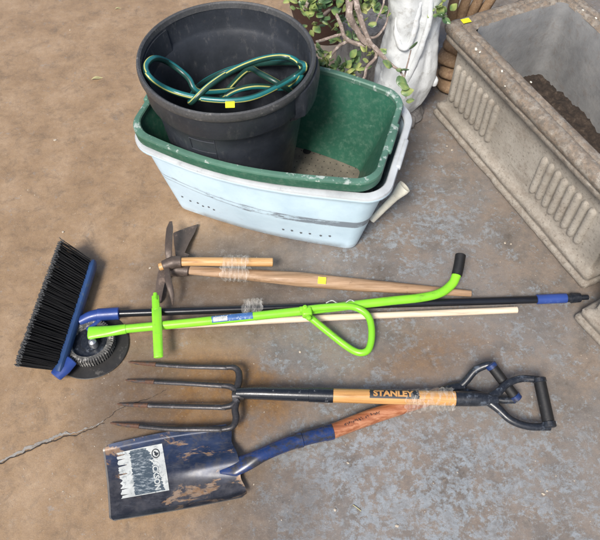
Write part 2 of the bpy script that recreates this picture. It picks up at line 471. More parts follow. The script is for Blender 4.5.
M['sand'] = m_worn('orange_sandstone', (.27, .170, .095), (.17, .10, .06), .54, .85, 28, .7, dust=(.46, .33, .21))
M['terracotta'] = m_worn('dark_terracotta', (.055, .024, .016), (.09, .045, .03), .6, .8, 20, .4)
M['navy'] = m_plain('dark_navy_plastic', (.012, .016, .035), .5)
M['pale_pot'] = m_plain('pale_glazed_pot', (.50, .56, .62), .5)
M['bark'] = m_worn('jade_bark', (.25, .195, .165), (.38, .32, .28), .52, .8, 90, .6)
t = NT('jade_leaf')
oi = t.noise(22, 3, .5)
c = t.ramp(oi, [(.3, (.040, .085, .040)), (.46, (.095, .165, .065)), (.58, (.24, .30, .095)), (.70, (.38, .39, .15))])
M['leaf'] = t.done(c, .35, None)
M['dry_leaf'] = m_plain('dry_leaf', (.44, .40, .20), .7)
M['pebble'] = m_plain('gravel_bits', (.46, .40, .32), .9)
M['cream'] = m_plain('yellowed_white_plastic', (.76, .73, .62), .4)
M['blue_label'] = m_worn('blue_printed_label', (.045, .13, .34), (.50, .58, .66), .56, .4, 160, .02)
M['crack_fill'] = m_worn('pale_crack_filler', (.30, .28, .255), (.20, .165, .13), .56, .85, 60, .5)
M['crack'] = m_plain('crack_shadow_gap', (.035, .026, .020), .95)
t = NT('crinkled_clear_film')
tr = t.n('ShaderNodeBsdfTransparent'); tr.inputs[0].default_value = (.97, .97, .96, 1)
mx = t.n('ShaderNodeMixShader')
cr = t.ramp(t.noise(1, 7, .68, t.coord((150, 26, 26)), .8), [(.38, .07), (.52, .17), (.61, .36), (.66, .18)])
t.l(cr, mx.inputs[0]); t.l(tr.outputs[0], mx.inputs[1]); t.l(t.b.outputs[0], mx.inputs[2])
out = [x for x in t.t.nodes if x.type == 'OUTPUT_MATERIAL'][0]; t.l(mx.outputs[0], out.inputs[0])
M['film'] = t.done((.80, .77, .72), .16, t.bump(t.noise(1, 6, .65, t.coord((150, 26, 26)), .8), .8, .004))

# ------------------------------------------------------------------ floor
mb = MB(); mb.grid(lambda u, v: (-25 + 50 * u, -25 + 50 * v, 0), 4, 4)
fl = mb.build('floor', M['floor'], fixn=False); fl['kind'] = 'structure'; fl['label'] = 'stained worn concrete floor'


def strip(name, px, widths, z, mat, jit=.0012):
    pts = catmull([W(x, y, z) for x, y in px], 14); ws = lerp_list(widths, len(pts))
    a, b = [], []
    for i, p in enumerate(pts):
        tt = (pts[min(i + 1, len(pts) - 1)] - pts[max(i - 1, 0)]); s = Vector((-tt.y, tt.x, 0)).normalized()
        o = s * (noise.noise(p * 35) * .006 + noise.noise(p * 130) * .003)
        a.append(p + o + s * (ws[i] + random.uniform(-jit, jit))); b.append(p + o - s * (ws[i] + random.uniform(-jit, jit)))
    m = MB(); m.rings([a, b], cap=False, closed=False)
    o = m.build(name, mat); o['kind'] = 'structure'
    return o


cr_px = [(-20, 470), (0, 461), (22, 451), (45, 441), (62, 435), (84, 430), (104, 421)]
strip('floor_crack_filler', cr_px, [.0034, .0028, .0040, .0036, .0018, .0008], .0015, M['crack_fill'], .0016)
strip('floor_crack', [(x, y + 2.6) for x, y in cr_px], [.0013, .0012, .0016, .0010, .0006], .003, M['crack'], .0005)
strip('floor_crack', [(104, 421), (122, 408), (150, 398), (168, 388)], [.0005, .0007, .0002], .0015, M['crack'], .0003)


# ------------------------------------------------------------------ nested planter tubs
def rr(a, b, r, bulge=0.0, n=8, s=14, kb=1.0):
    pts = []
    cs = [(a - r, b - r, 0), (-(a - r), b - r, 90), (-(a - r), -(b - r), 180), (a - r, -(b - r), 270)]
    for i, (cx, cy, a0) in enumerate(cs):
        for k in range(n + 1):
            an = R(a0 + 90 * k / n); pts.append([cx + r * math.cos(an), cy + r * math.sin(an)])
        nx, ny, na = cs[(i + 1) % 4]
        p = pts[-1]; an = R(na); q = [nx + r * math.cos(an), ny + r * math.sin(an)]
        for k in range(1, s): pts.append([p[0] + (q[0] - p[0]) * k / s, p[1] + (q[1] - p[1]) * k / s])
    for p in pts:
        f = max(0, math.cos(math.pi / 2 * min(1, abs(p[0]) / a)))
        q = math.copysign(bulge * f, p[1]) if abs(p[1]) > .3 * b else p[1] / (.3 * b) * bulge * f
        p[1] += q * (kb if q > 0 else 1)
    return pts


def container(rt, L, D, z0, z1, tapx, tapy, r, bulge, wall, lip, fl_h, mats, mat_rim, mat_edge, floor_z, mat_floor, b0=.72, kb=1.0):
    def ring(ox_, oy_, z, bl):
        return [Vector((x, y, z + .004 * math.sin(x * 9) * (z - z0) / (z1 - z0))) for x, y in rr(L / 2 + ox_, D / 2 + oy_, r + min(ox_, oy_) * .4, bl, kb=kb)]
    H = z1 - z0; q = lip * .6
    bf = lambda f: bulge * (b0 + (1 - b0) * min(1, f * 1.8))
    outer = [ring(-tapx - q - .012, -tapy - q - .012, z0, bf(0))]
    for k in range(9):
        f = k / 8; outer.append(ring(-tapx * (1 - f) - q, -tapy * (1 - f) - q, z0 + .012 + (H - .03) * f, bf(f)))
    m = MB(); m.rings(outer, cap=False)
    inner = []
    for k in range(9):
        f = 1 - k / 8; z = floor_z + (z1 - .012 - floor_z) * f; g = max(0, (z - z0 - .012) / (H - .03))
        inner.append(ring(-tapx * (1 - g) - q - wall, -tapy * (1 - g) - q - wall, z, bf(g)))
    m.rings(inner, cap=False)
    m.rings([outer[0], [Vector((p.x * .02, p.y * .02, z0)) for p in outer[0]]], cap=False)
    body = m.build('body', mats, rt, world=False)
    m = MB()
    prof = [(-q + .0005, -fl_h - .002), (-lip * .1, -fl_h - .004), (lip * .35, -fl_h - .002), (lip * .55, -.014), (lip * .60, -.006), (lip * .45, -.001), (lip * .1, .0005), (-q - wall * .6, 0), (-q - wall - .001, -.003), (-q - wall - .0005, -.014)]
    m.rings([ring(o, o, z1 + z, bulge) for o, z in prof], cap=False, mat=lambda i, j: 1 if i > 3 else 0)
    rim = m.build('rim', [mat_rim, mat_edge], rt, world=False)
    m = MB(); fr = inner[-1]
    fr = [Vector((p.x, p.y, floor_z)) for p in fr]
    m.rings([fr, [Vector((p.x * .6, p.y * .6, floor_z)) for p in fr], [Vector((p.x * .02, p.y * .02, floor_z)) for p in fr]], cap=False)
    tray = m.build('tray_floor' if mat_floor is M['tray'] else 'inner_floor', mat_floor, rt, world=False)
    for s in (-1, 1):          # wide hand-hold in the rim at each end
        m = MB(); m.box((s * (L / 2 + .005), 0.0, z1 - .005), .014, D * .32, .015, None, .005)
        m.build('handle', mat_edge, rt, world=False)
    return body, rim, tray


def frame_from(nl, nr, fr):
    ang = math.atan2(nr.y - nl.y, nr.x - nl.x); L = (nr - nl).length
    v = Vector((-math.sin(ang), math.cos(ang), 0)); D = (fr - nr).dot(v)
    c = (nl + nr) / 2 + v * D / 2
    return Vector((c.x, c.y, 0)), ang, L, D


ZW, ZG = .295, .338
cW, aW, LW, DW = frame_from(W(131, 141, ZW), W(386, 199, ZW), W(411, 110, ZW))
cG, aG, LG, DG = frame_from(W(129, 128.5, ZG), W(376.5, 183, ZG), W(398.5, 94, ZG))
print('white', LW, DW, math.degrees(aW), 'green', LG, DG, math.degrees(aG))
white = root('planter_tub', 'white rectangular plastic tub with worn grey stripe, under the green tub', 'tub', cW, aW)
BW = .044
container(white, LW, DW, .0, ZW, .060, .032, .055, BW, .004, .013, .016, M['white_tub'], M['white_tub'], M['white_rim'], .02, M['white_rim'], .45, 1.6)
fy = -(DW / 2 - .045)


def face_y(x, z):      # outer face of the white tub's long side
    f = (z - .012) / (ZW - .03); off = -.032 * (1 - f) - .0078
    b = BW * (.45 + .55 * min(1, f * 1.8)) * math.cos(math.pi / 2 * min(1, abs(x) / (LW / 2 + off - .028 * (1 - f))))
    return -(DW / 2 + off) - b


for x, z in [(-.235, .09), (-.21, .083), (-.185, .088), (-.17, .08), (-.15, .088), (-.135, .082), (.07, .072), (.095, .075), (.12, .07), (.145, .073), (.175, .07), (.20, .074)]:
    m = MB(); m.lathe([(.0001, .0018), (.0028, .0015), (.0036, 0), (.0036, -.002)], 12)
    bmesh.ops.transform(m.bm, matrix=Matrix.Translation((x, face_y(x, z) - .0002, z)) @ Matrix.Rotation(R(82), 4, 'X'), verts=m.bm.verts)
    m.build('drain_hole', M['dim'], white, world=False)
# fill tube at the right end
m = MB(); sp = [W(372, 220, .045), W(384, 208, .085), W(396, 196, .125)]
m.tube(sp, [.0095, .010, .0115], 12, 4)
ft = m.build('fill_tube', M['cream'], white)
m = MB(); a, b = W(393, 199, .115), W(405, 186, .155); d = (b - a).normalized()
u = Vector((0, 0, 1)); s = d.cross(u).normalized(); u = s.cross(d)
prof = [(.011, 0), (.015, .018), (.021, .040), (.021, .050), (.018, .050), (.017, .040), (.010, .012), (.001, .010)]
m.rings([[a + d * h + s * q * (math.cos(k / 24 * 6.2832) * 1.0) + u * q * .72 * math.sin(k / 24 * 6.2832) for k in range(24)] for q, h in prof], cap=False)
m.build('funnel', M['cream'], ft)

green = root('planter_tub', 'dark green rectangular plastic tub nested inside the white one', 'tub', cG, aG)
container(green, LG, DG, .055, ZG, .082, .052, .050, .047, .0035, .010, .031, M['green_tub'], M['green_tub'], M['green_rim'], .085, M['tray'])
for px, py in ((307, 151), (358, 158)):
    p = W(px, py, .0865); m = MB(); m.lathe([(.0001, .0), (.0125, .0)], 24, p)
    m.build('drain_hole', M['hole'], green)

# ------------------------------------------------------------------ black round tub
ZT = .500
c1 = (W(133, 52, ZT) + W(320, 60, ZT)) / 2
top, bot = W(226, 2, ZT), W(228, 112, ZT)
RT = ((top - bot).length + (W(320, 60, ZT) - W(133, 52, ZT)).length) / 4
cT = Vector((c1.x, (top.y + bot.y) / 2, .0))
print('tub', cT, RT, (top - bot).length, (W(320, 60, ZT) - W(133, 52, ZT)).length)
tub = root('round_tub', 'big round black plastic tub with a coiled hose in it', 'tub', (cT.x, cT.y, .11))
TB = .11                        # tub bottom
hT = ZT - TB
RB = RT * .735
m = MB()
prof = [(.001, 0), (RB - .02, 0), (RB - .004, .006), (RB, .02)]
for k in range(1, 8): prof.append((RB + (RT * .885 - RB) * k / 7, .02 + (hT - .125) * k / 7))
prof += [(RT * .905, hT - .10), (RT * .955, hT - .085), (RT * .965, hT - .03), (RT * .97, hT - .018)]
m.lathe(prof, 96)
prof = [(RT * .945, hT - .015), (RT * .925, hT - .07), (RT * .905, hT - .078), (RT * .87, hT - .09)]
for k in range(1, 7): prof.append((RT * .865 + (RB - .010 - RT * .865) * k / 6, hT - .09 + (.015 - hT + .09) * k / 6))
prof.append((.001, .012))
m.lathe(prof, 96)
for v in m.bm.verts:           # slight dents in the soft wall
    a = math.atan2(v.co.y, v.co.x); k = 1 + .014 * noise.noise(Vector((math.cos(a) * 1.5, math.sin(a) * 1.5, v.co.z * 6)))
    v.co.x *= k; v.co.y *= k
body = m.build('body', M['black_tub'], tub, world=False)
m = MB(); m.lathe([(RT * .965, hT - .024), (RT * .985, hT - .026), (RT * 1.0, hT - .020), (RT * 1.003, hT - .010), (RT * .995, hT - .002), (RT * .975, hT), (RT * .955, hT - .003), (RT * .942, hT - .016)], 96)
m.build('rim', M['black_rim'], tub, world=False)
for a0, ext in ((-14, .020), (166, .010)):
    m = MB()
    rings = []
    for k in range(17):
        f = k / 16; a = R(a0 - 23 + 46 * f); e = ext * min(1, math.sin(math.pi * f) * 3.2)
        ca, sa = math.cos(a), math.sin(a)
        rr_ = []
        for q, z in ((RT * .93, hT - .022), (RT * .965 + e * .6, hT - .022), (RT * .955 + e, hT - .05), (RT * .935 + e, hT - .095), (RT * .90 + e * .5, hT - .112), (RT * .87, hT - .112)):
            rr_.append(Vector((q * ca, q * sa, z)))
        rings.append(rr_)
    m.rings(rings, True); m.build('handle', M['black_tub'], tub, world=False)
# moulded maker's panel ridge on the near wall
m = MB()
for a_, b_ in (((-118, .115), (-98, .115)), ((-118, .155), (-98, .155)), ((-98, .100), (-98, .180)), ((-118, .115), (-118, .155))):
    pts = []
    for k in range(7):
        f = k / 6; a = R(a_[0] + (b_[0] - a_[0]) * f); z = hT - (a_[1] + (b_[1] - a_[1]) * f)
        q = RB + (RT * .885 - RB) * (z - .02) / (hT - .125)
        pts.append(Vector((q * math.cos(a), q * math.sin(a), z)))
    m.tube(pts, .0016, 6, 0)
m.build('moulded_ridge', M['black_tub'], tub, world=False)


def sticker(px, py, z, sz, rot, parent, tilt=None, mat=None):
    p = W(px, py, z); m = MB(); m.box(p, sz, sz * .85, .0008, Matrix.Rotation(rot, 3, 'Z') @ (Matrix.Rotation(tilt, 3, 'X') if tilt else Matrix.Identity(3)))
    return m.build('price_sticker', mat or M['yellow'], parent)


# sticker wrapped over the near rim
p = tub.location + Vector((.02, -RT * .992, hT + .0005))
m = MB(); m.box(W(230, 104.5, ZT + .004), .021, .016, .0008, Matrix.Rotation(R(3), 3, 'Z') @ Matrix.Rotation(R(18), 3, 'X'))
m.build('price_sticker', M['yellow'], tub)


# ------------------------------------------------------------------ hose coiled in the tub
def in_tub(px, py, z):
    for _ in range(40):
        q = W(px, py, z); d = math.hypot(q.x - cT.x, q.y - cT.y)
        lim = RB + (RT * .87 - RB) * max(0, min(1, (z - TB) / (hT - .09))) - .018
        if z > ZT - .075: lim = RT * .905 - .016
        if d <= lim or z > ZT - .02: return q
        z += .004
    return q


hp = [(250, 88, .30), (215, 92, .34), (196, 91, .37), (190, 80, .39), (182, 72, .40), (168, 62, .41), (154, 58, .42), (145.5, 66, .43), (150, 78, .435), (168, 89.5, .43), (193, 97, .42), (223, 100.5, .42), (252, 98, .42), (278, 86, .42), (298, 74, .42),
      (306, 66, .36), (290, 62, .32), (240, 66, .30), (200, 84, .32), (190, 104, .40), (207, 87, .44), (234, 69.5, .45), (263, 58.5, .45), (286, 56.5, .445), (300, 64, .43), (301, 77, .40), (285, 88, .34), (256, 86, .37), (234, 91, .37), (222, 99, .35), (226, 92, .30), (248, 69, .38), (259, 73, .39), (278, 83, .385), (292, 92, .33)]
pts = [in_tub(*h) for h in hp]
pts = catmull(pts, 10)
for _ in range(10): pts = [pts[0]] + [(pts[i - 1] + 2 * pts[i] + pts[i + 1]) / 4 for i in range(1, len(pts) - 1)] + [pts[-1]]
m = MB(); m.tube(pts, .0079, 16, 0, mat=lambda i, j: 1 if (j + i // 26) % 16 in (4, 13) else (2 if (j + i // 26) % 16 in (5, 6, 7) else 0))
hose = m.build('garden_hose', [M['hose_a'], M['hose_b'], M['hose_c']])
solo(hose, 'green hose with yellow stripes coiled inside the black tub', 'hose')

# ------------------------------------------------------------------ stone planters
B0, B1 = W(431, 114), W(581, 292)
aP = math.atan2(B1.y - B0.y, B1.x - B0.x)
LP = (B1 - B0).length; DP = .42; HP = .352


def make_planter(loc, rz, label):
    rt = root('stone_planter', label, 'planter', loc, rz, 'fluted cast stone planters')
    a, b = LP / 2, DP / 2
    cx, cy = a, b                                   # origin at the far left base corner, x runs along the long side

    def ring(off, z, rad=.006):
        out = []
        for x, y in rr(a + off, b + off, max(.003, rad), 0, 3, 40):
            out.append(Vector((cx + x, cy + y, z)))
        return out
    prof = [(-.035, 0), (-.035, .009), (-.002, .010), (.0, .013), (-.001, .022), (-.006, .027), (-.010, .029), (-.010, .034), (-.006, .040), (-.006, .050), (-.012, .057), (-.020, .060), (-.022, .064), (-.027, .070)]
    for k in range(1, 9): prof.append((-.027, .070 + (HP - .078 - .075) * k / 8))
    prof += [(-.018, HP - .080), (-.018, HP - .072), (-.006, HP - .068), (.002, HP - .060), (.005, HP - .046), (.001, HP - .040), (.008, HP - .034), (.012, HP - .020), (.009, HP - .008), (-.002, HP - .001), (-.018, HP), (-.024, HP - .0045), (-.029, HP - .0005), (-.046, HP - .002), (-.052, HP - .010)]
    m = MB(); m.rings([ring(o, z, .010 if z > .3 or z < .07 else .006) for o, z in prof], cap=False)
    for v in m.bm.verts:
        k = noise.noise(v.co * 14) * .0028 + noise.noise(v.co * 55) * .0016
        e = 1.6 if v.co.z < .07 or v.co.z > HP - .06 else .4
        d = Vector((v.co.x - cx, v.co.y - cy, 0)).normalized(); v.co += d * k * e; v.co.z += k * e * .5 if v.co.z > .02 else 0
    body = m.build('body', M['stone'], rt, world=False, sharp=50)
    # inner lining and soil
    m = MB()
    pr = [(-.049, HP - .006), (-.056, HP - .02), (-.064, HP - .10), (-.075, .08)]
    rings = [ring(o, z, .03) for o, z in pr]
    m.rings(rings, cap=False)
    for v in m.bm.verts:
        v.co.x += noise.noise(v.co * 20) * .003; v.co.y += noise.noise(v.co * 20 + Vector((5, 0, 0))) * .003
    m.build('lining', M['lining'], rt, world=False)
    m = MB()

    def so(u, v):
        x = .062 + (LP - .124) * u; y = .062 + (DP - .124) * v
        h = .105 + .02 * noise.noise(Vector((x * 6, y * 6, 0))) + .012 * noise.noise(Vector((x * 28, y * 28, 3))) + .010 * noise.noise(Vector((x * 80, y * 80, 3)))
        return (x, y, h)
    m.grid(so, 110, 70); m.build('soil', M['soil'], rt, world=False, sharp=180)
    # raised reeding in two groups on both long faces
    for side in (0, 1):
        for g0 in (.053, .478):
            m = MB()
            for k in range(8):
                x = g0 + k * .0285
                pts = []
                jl, jr_ = random.uniform(-.0015, .0015), random.uniform(-.0008, .0006)
                FS = [0, .012, .035, .07, .12, .3, .5, .7, .88, .93, .965, .988, 1]
                for f in FS:
                    z = .088 + jl + .140 * f
                    y = .0275 if side == 0 else DP - .0275
                    pts.append(Vector((x, y, z)))
                m.tube(pts, [q_ * (.0122 + jr_) for q_ in (.30, .58, .82, .96, 1, 1, 1, 1, 1, .96, .82, .58, .30)], 14, 0, wob=.06)
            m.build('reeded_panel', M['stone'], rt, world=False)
    return rt


pl1 = make_planter((B0.x, B0.y, 0), aP, 'large fluted stone planter, whole front side in view, with yellow sticker')
pl1s = None
p = W(466, 20.5, HP + .003)
m = MB(); m.box(p, .026, .019, .0008, Matrix.Rotation(R(20), 3, 'Z')); m.build('price_sticker', M['yellow'], pl1)
# bits of paint flake on the lip
for px, py, s in ((476, 49, .011), (480, 52, .007), (502, 71, .008), (531, 82, .006), (583, 10, .006), (596, 18, .007), (505, 86, .004)):
    m = MB(); m.box(W(px, py, HP + .001), s, s * .6, .003, Matrix.Rotation(random.uniform(0, 3), 3, 'Z'), .001)
    o = m.build('paint_flake', M['cream'], pl1)
B2 = W(571, 319)
pl2 = root('stone_planter', 'second stone planter, only its worn base corner showing by the broom pole end', 'planter', (B2.x, B2.y, 0), aP + R(4), 'fluted cast stone planters')
for ch in list(pl1.children):
    if ch.name.startswith(('price', 'paint')): continue
    c = ch.copy(); col.objects.link(c); c.parent = pl2

# ------------------------------------------------------------------ push broom
br = root('push_broom', 'push broom with black bristles, blue head and long black pole', 'broom', W(85, 330))
pT, pB = W(93, 263, .028), W(58, 374, .028)
ax = (pB - pT).normalized(); LB = (pB - pT).length
nrm = Vector((0, 0, 1)); left = nrm.cross(ax).normalized()
if left.x > 0: left = -left
up_b = (left * .88 - ax * .09 + Vector((0, 0, 1)) * .42).normalized()      # bristle direction
th = ax.cross(up_b).normalized()
if th.z < 0: th = -th
m = MB(); NS = 24
rings = []
for i in range(NS + 1):
    f = i / NS; e = 1.0 if 0 < f < 1 else .7
    c = pT + ax * LB * f
    hh = .014 * e; ww = .026 * e
    rings.append([c + up_b * (hh * math.cos(a) * (1.0)) + th * (ww * math.sin(a)) for a in [k / 16 * 6.2832 for k in range(16)]])
m.rings(rings); m.build('head_block', M['block'], br)
# end bumper
m = MB(); c = W(56, 376, .03); c2 = W(71, 360, .034)
m.tube([c2, (c + c2) / 2, c], [.019, .021, .017], 14, 4, .62)
m.build('bumper', M['blue_plastic'], br)
m = MB(); mt = MB()
for i in range(46):
    for j in range(11):
        f = (i + .5 * (j % 2)) / 46; g = (j - 5) / 5
        b0 = pT + ax * LB * (.02 + .95 * f) + th * .020 * g + up_b * .010
        for s in range(5):
            flare = ax * ((f - .5) * .035) + th * (g * .013)
            tip = b0 + up_b * (.088 + random.uniform(-.004, .005)) + flare + Vector((random.uniform(-1, 1), random.uniform(-1, 1), random.uniform(-1, 1))) * .0026
            bb = b0 + Vector((random.uniform(-1, 1), random.uniform(-1, 1), random.uniform(-1, 1))) * .0022
            mid = (bb + tip) / 2 + Vector((random.uniform(-1, 1), random.uniform(-1, 1), random.uniform(-1, 1))) * .0015
            m.tube([bb, mid, tip], [.0010, .0010, .0009], 4, 0, cap=False)
            mt.tube([tip - up_b * .004, tip + up_b * .001], .00125, 4, 0, cap=True)
core = []
for i in range(17):
    f = .07 + .86 * i / 16; q = []
    for h_, g_ in ((.008, -1), (.060, -1.0), (.060, 1.0), (.008, 1)):
        q.append(pT + ax * (LB * f + (f - .5) * .030 * h_ / .084) + th * .0165 * g_ + up_b * h_)
    core.append(q)
m.rings(core)
brs = m.build('bristles', M['bristle'], br, fixn=False)
mt.build('bristle_tips', M['bristle_tip'], brs)
m = MB(); m.tube([W(80, 322, .03), W(90, 317, .034), W(100, 314.5, .036)], [.013, .0150, .0155], 14, 4)
m.tube([W(98, 314.8, .036), W(119, 313.4, .036)], [.0165, .0165], 16, 0)
m.tube([W(87, 330, .028), W(96, 324, .030), W(103, 316, .034)], [.006, .0065, .006], 10, 4)
m.build('socket', M['blue_plastic'], br)
m = MB(); m.tube([W(116, 313.6, .036), W(330, 306, .026), W(538, 299.5, .016)], [.0098, .0100, .0105], 16, 6)
m.build('pole', M['black_pole'], br)
m = MB(); m.tube([W(537, 299.4, .016), W(566, 298.2, .016)], .0132, 18, 0); m.build('collar', M['blue_plastic'], br)
m = MB(); m.tube([W(566, 298.2, .016), W(572, 298, .016)], .0115, 16, 0); m.tube([W(571, 298, .016), W(580, 297.6, .016)], [.0145, .0125], 16, 0); m.tube([W(580, 297.6, .016), W(588, 297.2, .016)], .007, 12, 0)
m.build('hanging_cap', M['black_plastic'], br)

# ------------------------------------------------------------------ dowel
m = MB(); m.tube([W(92, 330.5, .012), W(300, 319.0, .012), W(517, 309.8, .010)], [.0085, .0088, .0090], 14, 6)
solo(m.build('wooden_dowel', M['dowel']), 'long bare pale wooden dowel below the lime green shaft', 'rod')

# ------------------------------------------------------------------ rotary edger
ed = root('lawn_edger', 'lime green rotary lawn edger with side handle, foot bar and black treaded wheel', 'edger', W(90, 343))
ZL = .047
hub = W(89, 341, .03)
m = MB(); m.lathe([(.001, 0), (.094, 0), (.0955, .0012), (.094, .0024), (.001, .0030)], 72, (hub.x, hub.y, .004))
blade_disc = m.build('blade_disc', M['disc'], ed)
m = MB(); tr_ = []
m.lathe([(.045, .0), (.055, .0), (.0595, .006), (.0595, .020), (.055, .026), (.047, .026), (.044, .013), (.045, 0)], 72, (hub.x, hub.y, .0072))
for k in range(58):
    a = k / 58 * 6.2832
    m.box((hub.x + math.cos(a) * .0590, hub.y + math.sin(a) * .0590, .0205), .006 + random.uniform(0, .002), .0040, .026, Matrix.Rotation(a, 3, 'Z'), .0010)
    m.box((hub.x + math.cos(a) * .0545, hub.y + math.sin(a) * .0545, .0325), random.uniform(.005, .010), .0048, .003, Matrix.Rotation(a + random.uniform(-.3, .5), 3, 'Z'), .0010)
m.build('wheel_tread', M['tyre'], ed)
m = MB()
m.lathe([(.001, .018), (.022, .018), (.026, .012), (.046, .012)], 40, (hub.x, hub.y, .008))
m.build('wheel_disc', M['black_plastic'], ed)
m = MB(); m.lathe([(.001, .016), (.006, .015), (.010, .011), (.011, 0), (.011, -.01)], 20, (W(92, 341, .045).x, W(92, 341, .045).y, .032))
m.build('hub_bolt', M['zinc'], ed)
m = MB()
m.tube([W(89, 333, ZL), W(110, 331, ZL), W(126, 329, ZL)], [.0185, .0150, .0125], 16, 4, [.38, .6, 1.0])
m.tube([W(122, 329.3, ZL), W(200, 321.8, ZL), W(300, 311.3, ZL), W(385, 301.5, ZL), W(420, 297.8, ZL), W(440, 293, ZL + .003), W(452, 284, ZL + .008), W(457, 274, ZL + .016)], [.0112, .0115, .0118, .0124], 18, 8)
m.build('shaft', M['lime'], ed)
m = MB(); m.tube([W(456.8, 275, ZL + .016), W(459, 265, ZL + .024), W(460.6, 255, ZL + .032)], .0142, 18, 4); m.build('grip', M['grip'], ed)
m = MB(); zc = ZL + .014
m.tube([W(156.5, 308, zc), W(158.5, 357, zc)], [.0125, .0115], 12, 0, .4)
m.tube([W(155.3, 296, zc), W(156.3, 310, zc)], [.0095, .0105], 12, 0, .5)
m.build('foot_bar', M['lime'], ed)
m = MB(); m.tube([W(155.2, 293.5, zc + .004), W(155.4, 300, zc + .004)], .0055, 10, 0); m.build('foot_bar_tip', M['lime'], ed)
m = MB(); zs = ZL + .012
m.tube([W(300, 310, zs), W(322, 307.5, zs), W(345, 306.2, zs), W(358, 308.5, zs - .004), W(368, 316, zs - .008), W(371.5, 328, zs - .014), W(371, 342, zs - .02), W(367, 351, zs - .024), W(358, 352.5, zs - .026), W(346, 346, zs - .026), W(328, 332, zs - .018), W(312, 319, zs - .01), W(306, 315, zs - .006)], .0090, 14, 8)
m.build('side_handle', M['lime'], ed)
m = MB(); m.box(W(307, 312.5, ZL + .014), .026, .024, .022, Matrix.Rotation(R(5), 3, 'Z'), .005); br_o = m.build('bracket', M['lime'], ed)
m = MB()
for q in ((305, 307.5), (309, 318)):
    m.lathe([(.001, .006), (.004, .0055), (.006, .003), (.006, -.004)], 12, W(q[0], q[1], ZL + .024))
m.build('bolt', M['lime'], br_o)


def on_tube(c0, c1, r, name, mat, parent, s0, s1, a0, a1, off=.0006, nu=16, nv=8, jag=0.0):
    """label patch curved round a straight tube. s along axis (m from c0), a = angle from straight up towards the camera side"""
    c0 = Vector(c0); c1 = Vector(c1); d = (c1 - c0).normalized(); side = d.cross(Vector((0, 0, 1))).normalized(); up = side.cross(d)
    rr0, rr1 = (r if isinstance(r, tuple) else (r, r)); L = (c1 - c0).length

    def f(s, a, o=off):
        q = rr0 + (rr1 - rr0) * s / L + o
        return c0 + d * s + (up * math.cos(a) + side * math.sin(a)) * q
    if name:
        m = MB()
        m.grid(lambda u, v: f(s0 + (s1 - s0) * u + (random.uniform(-jag, jag) if u in (0, 1) else 0), a0 + (a1 - a0) * v), nu, nv)
        m.build(name, mat, parent)
    return f


on_tube(W(212, 320.5, ZL), W(300, 311.3, ZL), (.0116, .0118), 'printed_label', M['blue_label'], ed, 0, .105, R(-30), R(62), jag=.001)
m = MB(); f = on_tube(W(212, 320.5, ZL), W(300, 311.3, ZL), (.0116, .0118), None, None, None, 0, 0, 0, 0)
m.grid(lambda u, v: f(.004 + .036 * u, R(-8 + 56 * v), .0011), 6, 6); m.build('printed_label_panel', M['white_paper'], ed)


# ------------------------------------------------------------------ text helper
def text_into(mb_, s, size, fn, bold=.0, spacing=1.0):
    cu = bpy.data.curves.new('lettering', 'FONT'); cu.body = s; cu.size = size; cu.offset = bold; cu.space_character = spacing
    cu.align_x = 'CENTER'; cu.align_y = 'CENTER'; cu.resolution_u = 3
    o = bpy.data.objects.new('lettering', cu); col.objects.link(o)
    dg = bpy.context.evaluated_depsgraph_get(); dg.update()
    me = o.evaluated_get(dg).to_mesh()
    tb = bmesh.new(); tb.from_mesh(me)
    for k in range(-9, 10):          # cut into thin rows so the letters follow a curved surface
        bmesh.ops.bisect_plane(tb, geom=tb.verts[:] + tb.edges[:] + tb.faces[:], plane_co=(0, k * size / 14, 0), plane_no=(0, 1, 0))
    bmesh.ops.triangulate(tb, faces=tb.faces[:])
    mp = {v: mb_.bm.verts.new(fn(v.co.x, v.co.y)) for v in tb.verts}
    for p in tb.faces:
        try: mb_.bm.faces.new([mp[v] for v in p.verts])
        except ValueError: pass
    tb.free()
    o.evaluated_get(dg).to_mesh_clear()
    bpy.data.objects.remove(o); bpy.data.curves.remove(cu)


def d_handle(parent, neck, top_arm, low_arm, g0, g1, rn, ra, rg, mat, matg, cap=None):
    m = MB(); m.tube(neck, rn, 16, 5, [1, 1, .8])
    m.tube(top_arm, ra, 14, 6, .85); m.tube(low_arm, ra, 14, 6, .85)
    y = m.build('yoke', mat, parent)
    m = MB(); m.tube([g0, g1], rg, 18, 0); m.build('grip_bar', matg, parent)
    d = (Vector(g1) - Vector(g0)).normalized()
    m = MB(); m.tube([Vector(g0) - d * .005, Vector(g0) + d * .004], rg * 1.12, 16, 0); m.build('grip_end', cap or mat, y)
    m = MB(); m.tube([Vector(g1) - d * .006, Vector(g1) + d * .006], rg * 1.15, 16, 0); m.build('grip_end', cap or mat, y)


# ------------------------------------------------------------------ shovel
sh = root('shovel', 'square blue shovel with torn white label and reddish wooden handle', 'shovel', W(175, 475))
TL, TR_, BR_, BL = (102.5, 446), (230, 424), (248, 496), (109.5, 521)


